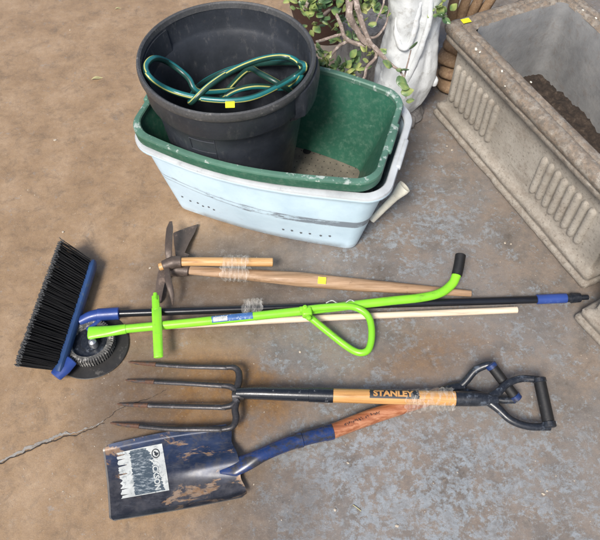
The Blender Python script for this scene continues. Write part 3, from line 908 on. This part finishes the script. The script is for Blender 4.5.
def blade(u, v, dz=0.0):
    """u from the cutting edge to the shoulders, v from far side to near side"""
    x = TL[0] * (1 - u) * (1 - v) + TR_[0] * u * (1 - v) + BR_[0] * u * v + BL[0] * (1 - u) * v
    y = TL[1] * (1 - u) * (1 - v) + TR_[1] * u * (1 - v) + BR_[1] * u * v + BL[1] * (1 - u) * v
    cv = 2 * v - 1
    if u > .93:                                   # rounded, stepped shoulders
        pass
    y += -3.0 * math.sin(math.pi * u) * (1 - v) + 1.2 * math.sin(math.pi * u) * v
    x -= 1.6 * max(0, 1 - abs(cv)) ** .5 * (1 - u) * -1.0
    e = max(0, abs(cv) - .8) / .2
    corner = max(0, 1 - u / .06) * max(0, (abs(cv) - .90) / .10)
    x += corner * corner * 5
    z = .006 + .004 * cv * cv + .018 * max(0, abs(cv) - .86) / .14 * (.35 + .65 * u) + .010 * u * u
    ridge = max(0, (u - .30) / .70)
    z += ridge ** 1.3 * .024 * math.exp(-(cv / (.14 + .20 * ridge)) ** 2)
    # shoulders drop back from the neck
    if u > .85: x -= 9 * ((u - .85) / .15) * (math.exp(-((abs(cv) - .50) / .2) ** 2)) * .30
    k = max(0, (u - .94) / .06) * max(0, (abs(cv) - .88) / .12)
    x -= 5 * k * k
    return W(x, y, z + dz)


m = MB(); m.grid(lambda u, v: blade(u, v), 90, 60, .0022); bl = m.build('blade', M['blade'], sh, sharp=60)
m = MB(); m.grid(lambda u, v: blade(-.004 + u * .014, v, .0005), 2, 60, .003); m.build('cutting_edge', M['edge'], bl)
m = MB(); m.grid(lambda u, v: blade(u, .992 + v * .012, .0008), 60, 2, .0026); m.build('side_edge', M['edge'], bl)
# torn label
def stk(x, y, dz=.0012):      # x 0..1 left-right, y 0..1 far-near
    return blade(.085 + .365 * x, .135 + .60 * y, dz)


def jag(y): return .02 + .10 * abs(noise.noise(Vector((y * 9, 0, 1)))) + (.16 if noise.noise(Vector((y * 22, 4, 1))) > .28 else 0)
m = MB(); m.grid(lambda u, v: stk(jag(v) + (1 - jag(v)) * u, v), 24, 70); lab = m.build('paper_label', M['white_paper'], bl, sharp=80)


def arc(v): return .58 + .33 * (max(v, 0) ** .45)
m = MB(); m.grid(lambda u, v: stk(.30 + .05 * noise.noise(Vector((v * 30, 0, 0))) + (arc(v) - .30) * u, .02 + .96 * v, .0017), 24, 60); m.build('worn_print', M['print'], lab, sharp=80)
m = MB()
text_into(m, 'JACKSON', .17, lambda x, y: stk(.775 + y * .95, .62 + x * .90, .0025), .006, 1.0)
m.build('lettering', M['white_paper'], lab, sharp=80)
m = MB()      # same word carries on dark over the white corner: outline bars and emblem
for k in range(40):
    a0, a1 = k / 40 * 6.2832, (k + 1) / 40 * 6.2832
    q = [stk(.835 + .085 * r_ * math.cos(a), .18 + .10 * r_ * math.sin(a), .0023) for r_, a in ((.80, a0), (1.0, a0), (1.0, a1), (.80, a1))]
    m.bm.faces.new([m.bm.verts.new(p) for p in q])
m.build('emblem_ring', M['ink'], lab, sharp=80)
m = MB()
vs = [m.bm.verts.new(stk(.835 + (.038 + .018 * math.cos(3 * a)) * math.cos(a), .185 + (.045 + .018 * math.sin(2 * a)) * math.sin(a), .0023)) for a in [k / 24 * 6.2832 for k in range(24)]]
m.bm.faces.new(vs)
m.build('emblem', M['ink'], lab, sharp=80)
# socket and shaft
m = MB()
m.tube([W(220, 470.5, .022), W(234, 467, .027), W(247, 462.5, .033), (W(262, 455, .038)), W(280, 447, .035), W(304, 438.5, .030), W(332, 431.8, .026)], [.008, .022, .0195, .0160, .0160, .0170, .0178], 20, 6, [.30, .36, .62, .95, 1, 1, 1])
m.tube([W(296, 441, .031), W(302, 439.3, .031)], .0184, 18, 0)
m.tube([W(325, 433.4, .027), W(332.5, 431.6, .026)], .0188, 18, 0)
m.build('socket', M['blue_paint'], sh)
m = MB()
SA, SB = W(331, 432, .026), W(446, 393, .020)
m.tube([SA, W(365, 419, .022), W(400, 407.2, .020), SB], [.0175, .0185, .0185, .0175], 18, 6)
m.build('shaft', M['red_wood'], sh)
f = on_tube(W(335, 430.8, .026), W(400, 407.2, .020), (.0178, .0186), None, None, None, 0, 0, 0, 0)
m = MB()
s_ = .022
for k in range(15):                               # burnt-in marking, illegible
    w_ = random.uniform(.003, .006)
    if k in (9, 11): s_ += .005
    for q in range(2):
        a_ = R(random.uniform(-14, 0)); h_ = R(random.uniform(10, 26)); ww = w_ * random.uniform(.25, .5)
        x0 = s_ + q * w_ * .5
        vs = [m.bm.verts.new(f(x, a, .0008)) for x, a in ((x0, a_), (x0 + ww, a_ + .1), (x0 + ww * .8, a_ + h_), (x0 + .0005, a_ + h_ * .8))]
        m.bm.faces.new(vs)
    s_ += w_ + .0012
m.build('burnt_marking', M['ink'], sh)
# D grip partly under the fork's
z0, z1 = .070, .026
d_handle(sh, [W(440, 395, .020), W(452, 389.5, .022), W(464, 386.5, .026)], [W(458, 388.5, .024), W(466, 381, .036), W(475, 370.5, .052), W(486, 365.3, .064), W(493, 365, .070)],
         [W(458, 389, .024), W(472, 392.5, .022), W(488, 397, .022), W(503, 400, .023), W(515, 400, .026)],
         W(491.5, 366, .070), W(515.5, 397.5, .028), [.018, .0165, .013], [.010, .0095, .0095, .009], .0125, M['black_plastic'], M['grip'], M['blue_paint'])

# ------------------------------------------------------------------ garden fork
fk = root('garden_fork', 'four-tined garden fork with black socket and varnished handle, laid across the shovel', 'fork', W(240, 396))
tines = [((129, 362), (185, 366.5), (228, 367.5)), ((126, 380), (185, 383.5), (226, 386)), ((118, 404), (180, 406.5), (226, 407.5)), ((111, 423), (170, 429), (222, 429.5))]
for i, (a, b, c_) in enumerate(tines):
    m = MB()
    q = [W(*a, .006), W(a[0] * .75 + b[0] * .25, a[1] * .75 + b[1] * .25 + .5, .012), W(*b, .030), W((b[0] + c_[0]) / 2, (b[1] + c_[1]) / 2, .036), W(*c_, .040)]
    m.tube(q, [.0016, .0050, .0064, .0068, .0072], 8, 6, .75)
    tn = m.build('tine', M['steel'], fk, sharp=50)
    m = MB(); m.tube([W(a[0] - .5, a[1], .006), W(a[0] * .75 + b[0] * .25, a[1] * .75 + b[1] * .25 + .5, .0122), W(a[0] * .52 + b[0] * .48, a[1] * .52 + b[1] * .48 + .3, .0185)], [.0020, .0053, .0061], 8, 4, .77)
    m.build('rusty_tip', M['rusty'], tn)
m = MB()
hz = .042
m.tube([W(226, 367.4, .040), W(234, 367.6, hz), W(238.5, 372, hz), W(239, 380, hz), W(237, 388, hz), W(236.5, 395.5, hz), W(236, 402, hz), W(235, 410, hz), W(236, 419, hz), W(232, 427, hz), W(222, 429.5, .040)], [.0062, .0075, .0085, .0088, .0092, .0105, .0092, .0085, .0085, .0075, .0062], 12, 6, .9)
m.tube([W(222, 385.8, .040), W(231, 387, hz), W(238, 392, hz + .001)], [.0060, .0078, .0085], 10, 5)
m.tube([W(222, 407.4, .040), W(231, 405.8, hz), W(238, 400, hz + .001)], [.0060, .0078, .0085], 10, 5)
m.tube([W(233, 396, hz), W(244, 395, hz + .003)], [.012, .0115], 12, 0)
m.build('head', M['steel'], fk, sharp=50)
FA, FB = W(237, 393.2, .046), W(333, 395.4, .056)
m = MB(); m.tube([FA, W(255, 393.2, .050), W(290, 394.2, .054), FB], [.0125, .0150, .0160, .0172], 18, 5)
m.build('socket', M['black_paint'], fk)
m = MB(); m.tube([W(309, 394.6, .055), FB], .0180, 18, 0)
m.build('ferrule', M['black_paint'], fk)
SA, SB = W(332, 395.6, .056), W(458, 398.6, .058)
m = MB(); m.tube([SA, SB], [.0168, .0176], 20, 0); sft = m.build('shaft', M['ash'], fk)
f = on_tube(SA, SB, (.0168, .0176), 'label_band', M['ink'], fk, .088, .204, R(-42), R(36), jag=.0012)
m = MB(); text_into(m, 'STANLEY', .0195, lambda x, y: f(.143 + x * 1.16, R(-1) - y / .0175, .0013), .0009, 1.0)
m.build('lettering', M['ash'], fk, sharp=80)
gz = .060
d_handle(fk, [W(455, 398.6, .058), W(476, 399, .058), W(497, 399.6, .056)], [W(488, 398.5, .057), W(498, 392, .058), W(508, 383, .060), W(522, 378.6, .062), W(539, 379.5, .064)],
         [W(488, 400.5, .055), W(498, 408.5, .052), W(511, 420, .046), W(528, 426.3, .040), W(550, 427, .036)],
         W(539.5, 380.5, .064), W(549, 424.5, .038), [.0180, .0175, .0135], [.0125, .0098, .0092, .0088], .0142, M['black_plastic'], M['grip'])

# ------------------------------------------------------------------ mattock (long handle) and short hoe
mk = root('mattock', 'long-handled old iron mattock with weathered handle, under the short hoe', 'mattock', W(180, 272))
m = MB(); m.tube([W(176, 268.5, .030), W(200, 271, .028), W(240, 274.2, .026), W(300, 279.3, .022), W(360, 285, .018), W(420, 289.5, .015), W(471, 293.6, .012)], [.0130, .0135, .0160, .0215, .0190, .0140, .0095], 18, 6, [.85, .7])
hd_l = m.build('handle', M['grey_wood'], mk)
m = MB(); m.box(W(322, 280.5, .0385), .0215, .0185, .0008, Matrix.Rotation(R(-6), 3, 'Z') @ Matrix.Rotation(R(22), 3, 'X')); m.build('price_sticker', M['yellow'], hd_l)


def leaf_blade(mb_, outline, zs, thick=.006):
    lo = [W(x, y, z) for (x, y), z in zip(outline, zs)]
    up = [W(x, y, z + thick) for (x, y), z in zip(outline, zs)]
    mb_.slab(lo, up)


m = MB()
m.tube([W(166, 269.5, .030), W(178, 268.5, .030), W(189, 270, .030)], [.020, .024, .018], 16, 4, .8)
m.build('eye', M['old_iron'], mk)
m = MB(); leaf_blade(m, [(176, 258), (174, 244), (173, 233), (180, 230), (190, 226.5), (198.5, 224), (195, 232), (189, 243), (184, 253), (190, 254), (188, 258)], [.030, .022, .010, .008, .006, .005, .010, .016, .024, .028, .030], .007)
bmesh.ops.bevel(m.bm, geom=m.bm.edges[:], offset=.0015, segments=2, affect='EDGES')
m.build('adze_blade', M['old_iron'], mk)
m = MB(); leaf_blade(m, [(161, 266), (158, 272), (156, 283), (155.5, 295), (158.5, 304), (162, 300), (163.5, 288), (166, 276), (170, 268)], [.030, .026, .018, .010, .004, .006, .014, .022, .030], .009)
bmesh.ops.bevel(m.bm, geom=m.bm.edges[:], offset=.002, segments=2, affect='EDGES')
m.build('axe_blade', M['old_iron'], mk)

hz_ = root('hand_hoe', 'short hoe with yellow wooden handle, its head over the mattock', 'hoe', W(172, 262))
zz = .062
m = MB(); m.tube([W(159.5, 267, zz - .006), W(180, 262, zz), W(225, 261.8, zz - .006), W(272.5, 262.2, zz - .012)], [.0110, .0122, .0128, .0125], 16, 5, .9)
m.build('handle', M['ash2'], hz_)
m = MB(); m.tube([W(163.5, 266, zz - .004), W(173, 262.5, zz), W(181, 261.8, zz)], [.0150, .0175, .0160], 16, 4, .95)
m.build('eye', M['old_iron'], hz_)
m = MB(); q = [W(169, 258, zz), W(168.5, 249, zz + .012), W(169, 238, zz + .014), W(169.8, 228, zz + .004), W(170.8, 221.5, zz - .010)]
m.tube(q, [.0090, .0098, .0100, .0092, .0040], 14, 6, .20)
m.build('hoe_blade', M['old_iron'], hz_)
m = MB(); q = [W(166.5, 266, zz), W(167.5, 277, zz + .006), W(170, 287, zz + .002), W(172, 296, zz - .012), W(172.6, 305, zz - .030)]
m.tube(q, [.0080, .0088, .0084, .0060, .0012], 12, 6, .35)
m.build('pick_tine', M['old_iron'], hz_)


# ------------------------------------------------------------------ clear film wrapped round pairs of handles
def wrap(name_label, path, rx, rz, n=26):
    pts = catmull([W(*p) for p in path], 8)
    m = MB(); L = len(pts); rings = []
    t_ = (pts[-1] - pts[0]).normalized(); s = Vector((-t_.y, t_.x, 0)).normalized()
    for i, p in enumerate(pts):
        ring = []
        for k in range(n):
            a = k / n * 6.2832
            cr_ = 1 + .08 * noise.noise(p * 90 + Vector((math.cos(a) * 2, math.sin(a) * 2, 0))) + .07 * math.sin(i * 2.1 + k)
            if i in (0, L - 1): cr_ *= 1 + random.uniform(-.05, .06)
            dx = t_ * random.uniform(-.002, .002) * (3 if i in (0, L - 1) else 1)
            ring.append(p + dx + s * math.cos(a) * rx * cr_ + Vector((0, 0, max(math.sin(a) * rz * cr_, .002 - p.z))))
        rings.append(ring)
    m.rings(rings, cap=False)
    o = m.build('plastic_wrap', M['film'], sharp=20)
    solo(o, name_label, 'plastic wrap', 'clear film wrapped round handles')


wrap('crinkled clear film binding the short hoe handle to the mattock handle', [(223, 267.5, .042), (234, 268, .042), (249, 268.8, .042)], .037, .036)
wrap('clear film tied round the broom pole and lime green shaft', [(244, 309.5, .038), (252, 309, .038), (262, 309.5, .038)], .031, .022)
wrap('clear film binding the fork handle to the reddish shovel handle', [(404, 402.5, .040), (418, 400.5, .041), (440, 399.5, .042), (452, 399, .044)], .026, .034)

# loose white twist tie by the green shaft
m = MB(); m.tube([W(326, 303, .055), W(332, 300.5, .062), W(337, 303, .058), (W(344, 303.5, .055)), W(350, 300, .062), W(355, 302, .056)], .0014, 6, 6)
solo(m.build('string_tie', M['white_paper']), 'thin white string tie round the black pole above the lime side handle', 'string')


# ------------------------------------------------------------------ statue
stc = W(402, 112)
st = root('garden_statue', 'white painted statue with draped robe, cut off by the top edge', 'statue', stc)
m = MB(); rings = []
for i in range(56):
    f = i / 55; z = .035 + .60 * f
    r0 = .082 + .016 * math.sin(min(1, f * 2.2) * math.pi * .55) + .012 * math.sin(f * 9)
    if f < .07: r0 *= .80 + .20 * (f / .07)
    ring = []
    for k in range(72):
        a = k / 72 * 6.2832
        fold = .075 * math.sin(a * 3 + f * 4.5 + .8 * math.sin(f * 7)) + .045 * math.sin(a * 7 - f * 6) + .05 * noise.noise(Vector((math.cos(a) * 1.6, math.sin(a) * 1.6, z * 7)))
        r_ = r0 * (1 + fold)
        r_ += .0065 * abs(noise.noise(Vector((math.cos(a) * 2.6 + z * 3, math.sin(a) * 2.6, z * 9)))) - .002 + .004 * noise.noise(Vector((math.cos(a) * 5, math.sin(a) * 5, z * 30))) + .0025 * noise.noise(Vector((math.cos(a) * 12, math.sin(a) * 12, z * 70)))
        ring.append(Vector((r_ * math.cos(a) * .88 - .014, r_ * math.sin(a) * .9, z)))
    rings.append(ring)
m.rings(rings); m.build('robe', M['statue'], st, world=False, sharp=60)
m = MB()      # hanging scarf edge and carved hem folds on the front
m.tube([(-.055, -.050, .46), (-.066, -.060, .38), (-.056, -.078, .325), (-.034, -.082, .315), (-.018, -.080, .36), (-.014, -.076, .46)], [.007, .009, .009, .008, .008, .007], 10, 6, wob=.4)
m.tube([(.01, -.074, .50), (.020, -.078, .40), (.002, -.082, .28), (-.028, -.084, .16), (-.050, -.074, .08)], [.007, .008, .009, .008, .005], 10, 6, wob=.4)
m.tube([(-.072, -.030, .26), (-.080, -.042, .18), (-.080, -.048, .10), (-.062, -.052, .05)], [.010, .018, .020, .012], 10, 6, wob=.4)
m.tube([(.070, -.02, .17), (.078, -.03, .155), (.080, -.034, .14)], [.010, .014, .008], 10, 5)
m.build('drapery_folds', M['statue'], st, world=False, sharp=60)
m = MB(); rings = []
for z, r_ in ((0, .055), (.012, .060), (.03, .052), (.045, .045)):
    rings.append([Vector((r_ * math.cos(k / 24 * 6.2832) * (1 + .08 * math.sin(k)) + .01, r_ * math.sin(k / 24 * 6.2832) - .01, z)) for k in range(24)])
m.rings(rings)
for x, y in ((-.01, -.068), (.022, -.062)):
    m.tube([(x, y + .03, .03), (x, y, .024), (x - .003, y - .025, .014)], [.014, .015, .009], 12, 5, .8)
m.build('feet_and_base', M['stump'], st, world=False)
p0 = W(362, 97) - stc
m = MB(); rings = []
for i in range(30):
    f = i / 29; z = .26 * f
    ring = []
    for k in range(64):
        a = k / 64 * 6.2832
        r_ = (.082 - .018 * f) * (1 + .09 * math.sin(a * 11 + 1.5 * math.sin(f * 5)) * .6 + .10 * noise.noise(Vector((math.cos(a) * 2, math.sin(a) * 2, z * 9))))
        ring.append(Vector((p0.x + r_ * math.cos(a) * 1.15, p0.y + .05 + r_ * math.sin(a), z)))
    rings.append(ring)
m.rings(rings); m.build('tree_stump', M['stump'], st, world=False, sharp=60)

# carved sandstone ornament between statue and planter
so_c = W(452, 92)
so_ = root('sandstone_ornament', 'orange sandstone carved ornament squeezed between statue and planter', 'ornament', so_c)
m = MB()
for i, (x, y, z, r_) in enumerate(((0, .04, .022, .060), (.005, .05, .066, .055), (-.002, .055, .108, .048), (.01, .06, .145, .040), (.0, .07, .19, .034))):
    rings = []
    for q in range(9):
        g = (q / 8 - .5) * math.pi; rings.append([Vector((x + (r_ * math.cos(g) + .012) * math.cos(k / 32 * 6.2832) * (1 + .16 * math.sin(3 * k / 32 * 6.2832 + i * 1.7) + .05 * math.sin(7 * k / 32 * 6.2832 + i)), y + (r_ * math.cos(g) + .012) * math.sin(k / 32 * 6.2832), z + .024 * math.sin(g))) for k in range(32)])
    m.rings(rings)
m.build('scrolled_base', M['sand'], so_, world=False, sharp=70)
m = MB()
for k in range(4):
    x = -.035 + k * .026
    m.tube([(x * .6, .07, .20), (x * 1.2, .055, .27), (x * 1.5 + .01, .05, .34), (x * 1.5 + .02, .055, .40)], [.016, .017, .014, .008], 10, 5)
m.build('carved_leaves', M['sand'], so_, world=False, sharp=70)

# ------------------------------------------------------------------ jade plant in terracotta pot
pc = W(322, 42)
jd = root('jade_plant', 'jade plant with bare grey branches and plump green leaves in terracotta pot', 'plant', (pc.x + .02, pc.y + .09, 0))
m = MB(); m.lathe([(.001, 0), (.110, 0), (.115, .01), (.165, .22), (.180, .225), (.182, .265), (.168, .265), (.160, .24), (.001, .235)], 64)
m.build('pot', M['terracotta'], jd, world=False)
zt = .34
base = Vector((jd.location.x, jd.location.y, .20))
bp = [
    ([base, base + Vector((.03, .02, .12)), W(352, -22, .48), W(350, 0, .46), W(350, 17, .43), W(356, 28, .40), W(363, 40, .375), W(372, 46, .36)], [.013, .012, .011, .010, .009, .008]),
    ([W(352, -24, .49), W(356, 0, .47), W(359, 14, .44), W(364, 28, .41), W(370, 42, .375), W(378, 51, .355), W(386, 60, .34), W(393, 66, .33)], [.009, .008, .007, .006, .0045]),
    ([base + Vector((0, 0, .1)), W(318, 13, .40), W(332, 9, .40), W(340, 23, .39), W(345, 37, .37), W(355, 43, .36), W(368, 46, .355)], [.006, .005, .005, .006, .006]),
    ([W(344, 34, .37), W(338, 35, .36), W(330, 37.5, .35), W(316, 42, .34)], [.005, .0045, .004]),
    ([W(352, 42, .36), W(346, 42, .355), W(338, 47, .34), W(327, 60, .31), W(322, 66, .30)], [.005, .005, .0045, .004]),
    ([W(374, 48, .355), W(376, 57, .34), W(367, 67, .31), W(364, 78, .29), W(354, 83, .28), W(344, 81, .28)], [.005, .0045, .004, .0035]),
    ([W(368, 38, .38), W(377, 36, .38), W(386, 24, .40), W(389, 10, .42)], [.004, .0035, .003, .002]),
    ([W(393, 66, .33), W(400, 71, .325), W(405, 82, .30), W(406, 98, .27)], [.004, .003, .0025, .0018]),
    ([W(404, 78, .31), W(408, 62, .34), W(411, 50, .36)], [.0025, .0022, .0018]),
    ([W(355, 0, .47), W(372, -6, .49), W(384, 0, .47), W(376, 22, .43)], [.004, .003, .002]),
    ([base + Vector((0, 0, .1)), W(306, 6, .42), W(312, -4, .44), W(324, 0, .43)], [.006, .005, .003]),
    ([W(352, -20, .48), W(400, -14, .52), W(436, 0, .45), W(441, 12, .42)], [.006, .005, .003]),
]
m = MB()
for pts, r_ in bp: m.tube(pts, r_, 9, 5, wob=.25)
m.build('branches', M['bark'], jd)


def jleaf(mb_, p, d, size):
    d = d.normalized(); up = Vector((random.uniform(-.4, .4), random.uniform(-.9, .1), 1)).normalized()
    s = d.cross(up).normalized(); n_ = s.cross(d).normalized(); rings = []
    for i in range(6):
        f = i / 5; wdt = size * .36 * math.sin(math.pi * (.08 + .86 * f ** .8)); th_ = size * .10 * math.sin(math.pi * (.1 + .8 * f))
        c = p + d * size * f + n_ * size * .12 * f * f
        rings.append([c + s * wdt * math.cos(a) + n_ * th_ * math.sin(a) for a in [k / 8 * 6.2832 for k in range(8)]])
    mb_.rings(rings)


m = MB()
single = [(410, 48, .36, .028), (392, 66, .335, .026), (400, 68, .33, .020), (407, 69, .335, .024), (398, 76, .32, .030), (409, 88, .30, .024), (401, 93, .285, .026), (411, 98, .275, .024), (402, 102, .27, .026), (388, 9, .42, .022), (382, 8, .43, .024), (376, 22, .43, .02), (405, 78, .31, .018)]
for x, y, z, s in single: jleaf(m, W(x, y, z), Vector((random.uniform(-1, 1), random.uniform(-1, .6), random.uniform(-.3, .6))), s * 1.4)
clus = [(306, 6, .43, 16, 9), (316, 2, .43, 14, 8), (312, 12, .42, 9, 7), (322, 12, .41, 10, 6), (336, 2, .42, 9, 8), (328, 62, .31, 12, 6), (321, 66, .30, 8, 5), (341, 70, .28, 26, 10), (352, 66, .28, 16, 8), (346, 80, .275, 9, 6), (321, 50, .33, 4, 4), (372, 52, .34, 6, 5), (369, 56, .33, 5, 5), (346, 22, .33, 8, 8), (362, 8, .42, 10, 8), (374, 6, .43, 9, 7),
        (438, 6, .43, 14, 6), (441, 16, .41, 9, 5), (432, 0, .45, 8, 6), (337, 34, .33, 6, 7), (353, 33, .34, 7, 7), (300, -6, .45, 12, 8), (345, -4, .46, 14, 12), (381, 14, .41, 5, 4), (360, 24, .38, 7, 6), (312, 24, .36, 6, 5), (330, 24, .33, 8, 7)]
for x, y, z, n_, sp_ in clus:
    c = W(x, y, z)
    for _ in range(n_):
        o = Vector((random.gauss(0, 1), random.gauss(0, 1), random.gauss(0, 1))) * sp_ * .0015
        jleaf(m, c + o, o + Vector((random.uniform(-.02, .02), random.uniform(-.02, .01), random.uniform(-.005, .02))), random.uniform(.018, .032))
m.build('leaves', M['leaf'], jd)

# things behind plant and planter; brown pot added to stand in for shade
b = W(376, 20); m = MB(); m.lathe([(.001, 0), (.10, 0), (.145, .26), (.158, .265), (.158, .30), (.145, .30), (.138, .27), (.001, .25)], 48, (b.x + .03, b.y + .30, 0))
solo(m.build('flower_pot', M['terracotta']), 'dark brown flower pot added as shade behind the jade plant', 'pot')
b = W(484, 2); m = MB(); m.lathe([(.001, 0), (.07, 0), (.095, .12), (.10, .20), (.108, .205), (.108, .225), (.098, .225), (.09, .20), (.001, .18)], 48, (b.x - .005, b.y + .11, 0))
solo(m.build('glazed_pot', M['pale_pot']), 'pale blue glazed pot behind the far end of the stone planter', 'pot')
b = W(560, -8); m = MB()
m.rings([[Vector((b.x + x * k, b.y + .30 + y * k, z)) for x, y in rr(.30, .17, .03)] for k, z in ((.9, 0), (1.0, .30), (1.04, .30), (1.04, .33), (.97, .33), (.86, .04))], cap=True)
solo(m.build('plastic_crate', M['navy']), 'dark navy plastic crate behind the stone planter at top right', 'crate')

# ------------------------------------------------------------------ small litter on the floor
m = MB(); p = W(97, 78, .004)
m.grid(lambda u, v: p + Vector(((u - .5) * .036, (v - .5) * .014 * math.sin(math.pi * max(.04, min(.96, u))) + (u - .5) * .014, .004 * math.sin(u * 5) + .003 * (v - .5) ** 2)), 12, 4, .0006)
solo(m.build('fallen_leaf', M['dry_leaf']), 'small dry yellow-green leaf on the bare floor left of the black tub', 'leaf')
m = MB(); p = W(118, 8, .003)
m.grid(lambda u, v: p + Vector(((u - .5) * .022, (v - .5) * .008 * math.sin(math.pi * max(.04, min(.96, u))) + (u - .5) * .010, .003 * math.sin(u * 5))), 10, 3, .0006)
solo(m.build('fallen_leaf', M['dry_leaf']), 'tiny dry leaf on the floor near the top edge, left of the tub', 'leaf')
m = MB(); m.tube([W(188 + 165, 505, .002), W(356, 507, .003), W(361, 511, .002)], .0009, 5, 4)
solo(m.build('twig', M['dry_leaf']), 'tiny straw twig on the floor below the shovel handle', 'twig')
m = MB()
spots = [(348, 463), (335, 510), (397, 526), (547, 491), (505, 243), (511, 244), (447, 146), (300, 352), (63, 232), (150, 268), (28, 190), (55, 140), (70, 30), (452, 150), (530, 470)]
for _ in range(150): spots.append((random.uniform(5, 595), random.uniform(140, 535)))
for i, (x, y) in enumerate(spots):
    s = random.uniform(.0007, .0016) if i > 15 else random.uniform(.002, .004)
    p = W(x, y, s * .4)
    g = bmesh.ops.create_icosphere(m.bm, subdivisions=1, radius=s)
    bmesh.ops.transform(m.bm, matrix=Matrix.Translation(p) @ Matrix.Rotation(random.uniform(0, 3), 4, 'Z') @ Matrix.Diagonal((random.uniform(.8, 1.7), 1, .6, 1)), verts=g['verts'])
gr = m.build('grit', M['pebble'], sharp=20); gr['kind'] = 'stuff'; gr['label'] = 'specks of grit and paint flakes scattered on the floor'; gr['category'] = 'grit'
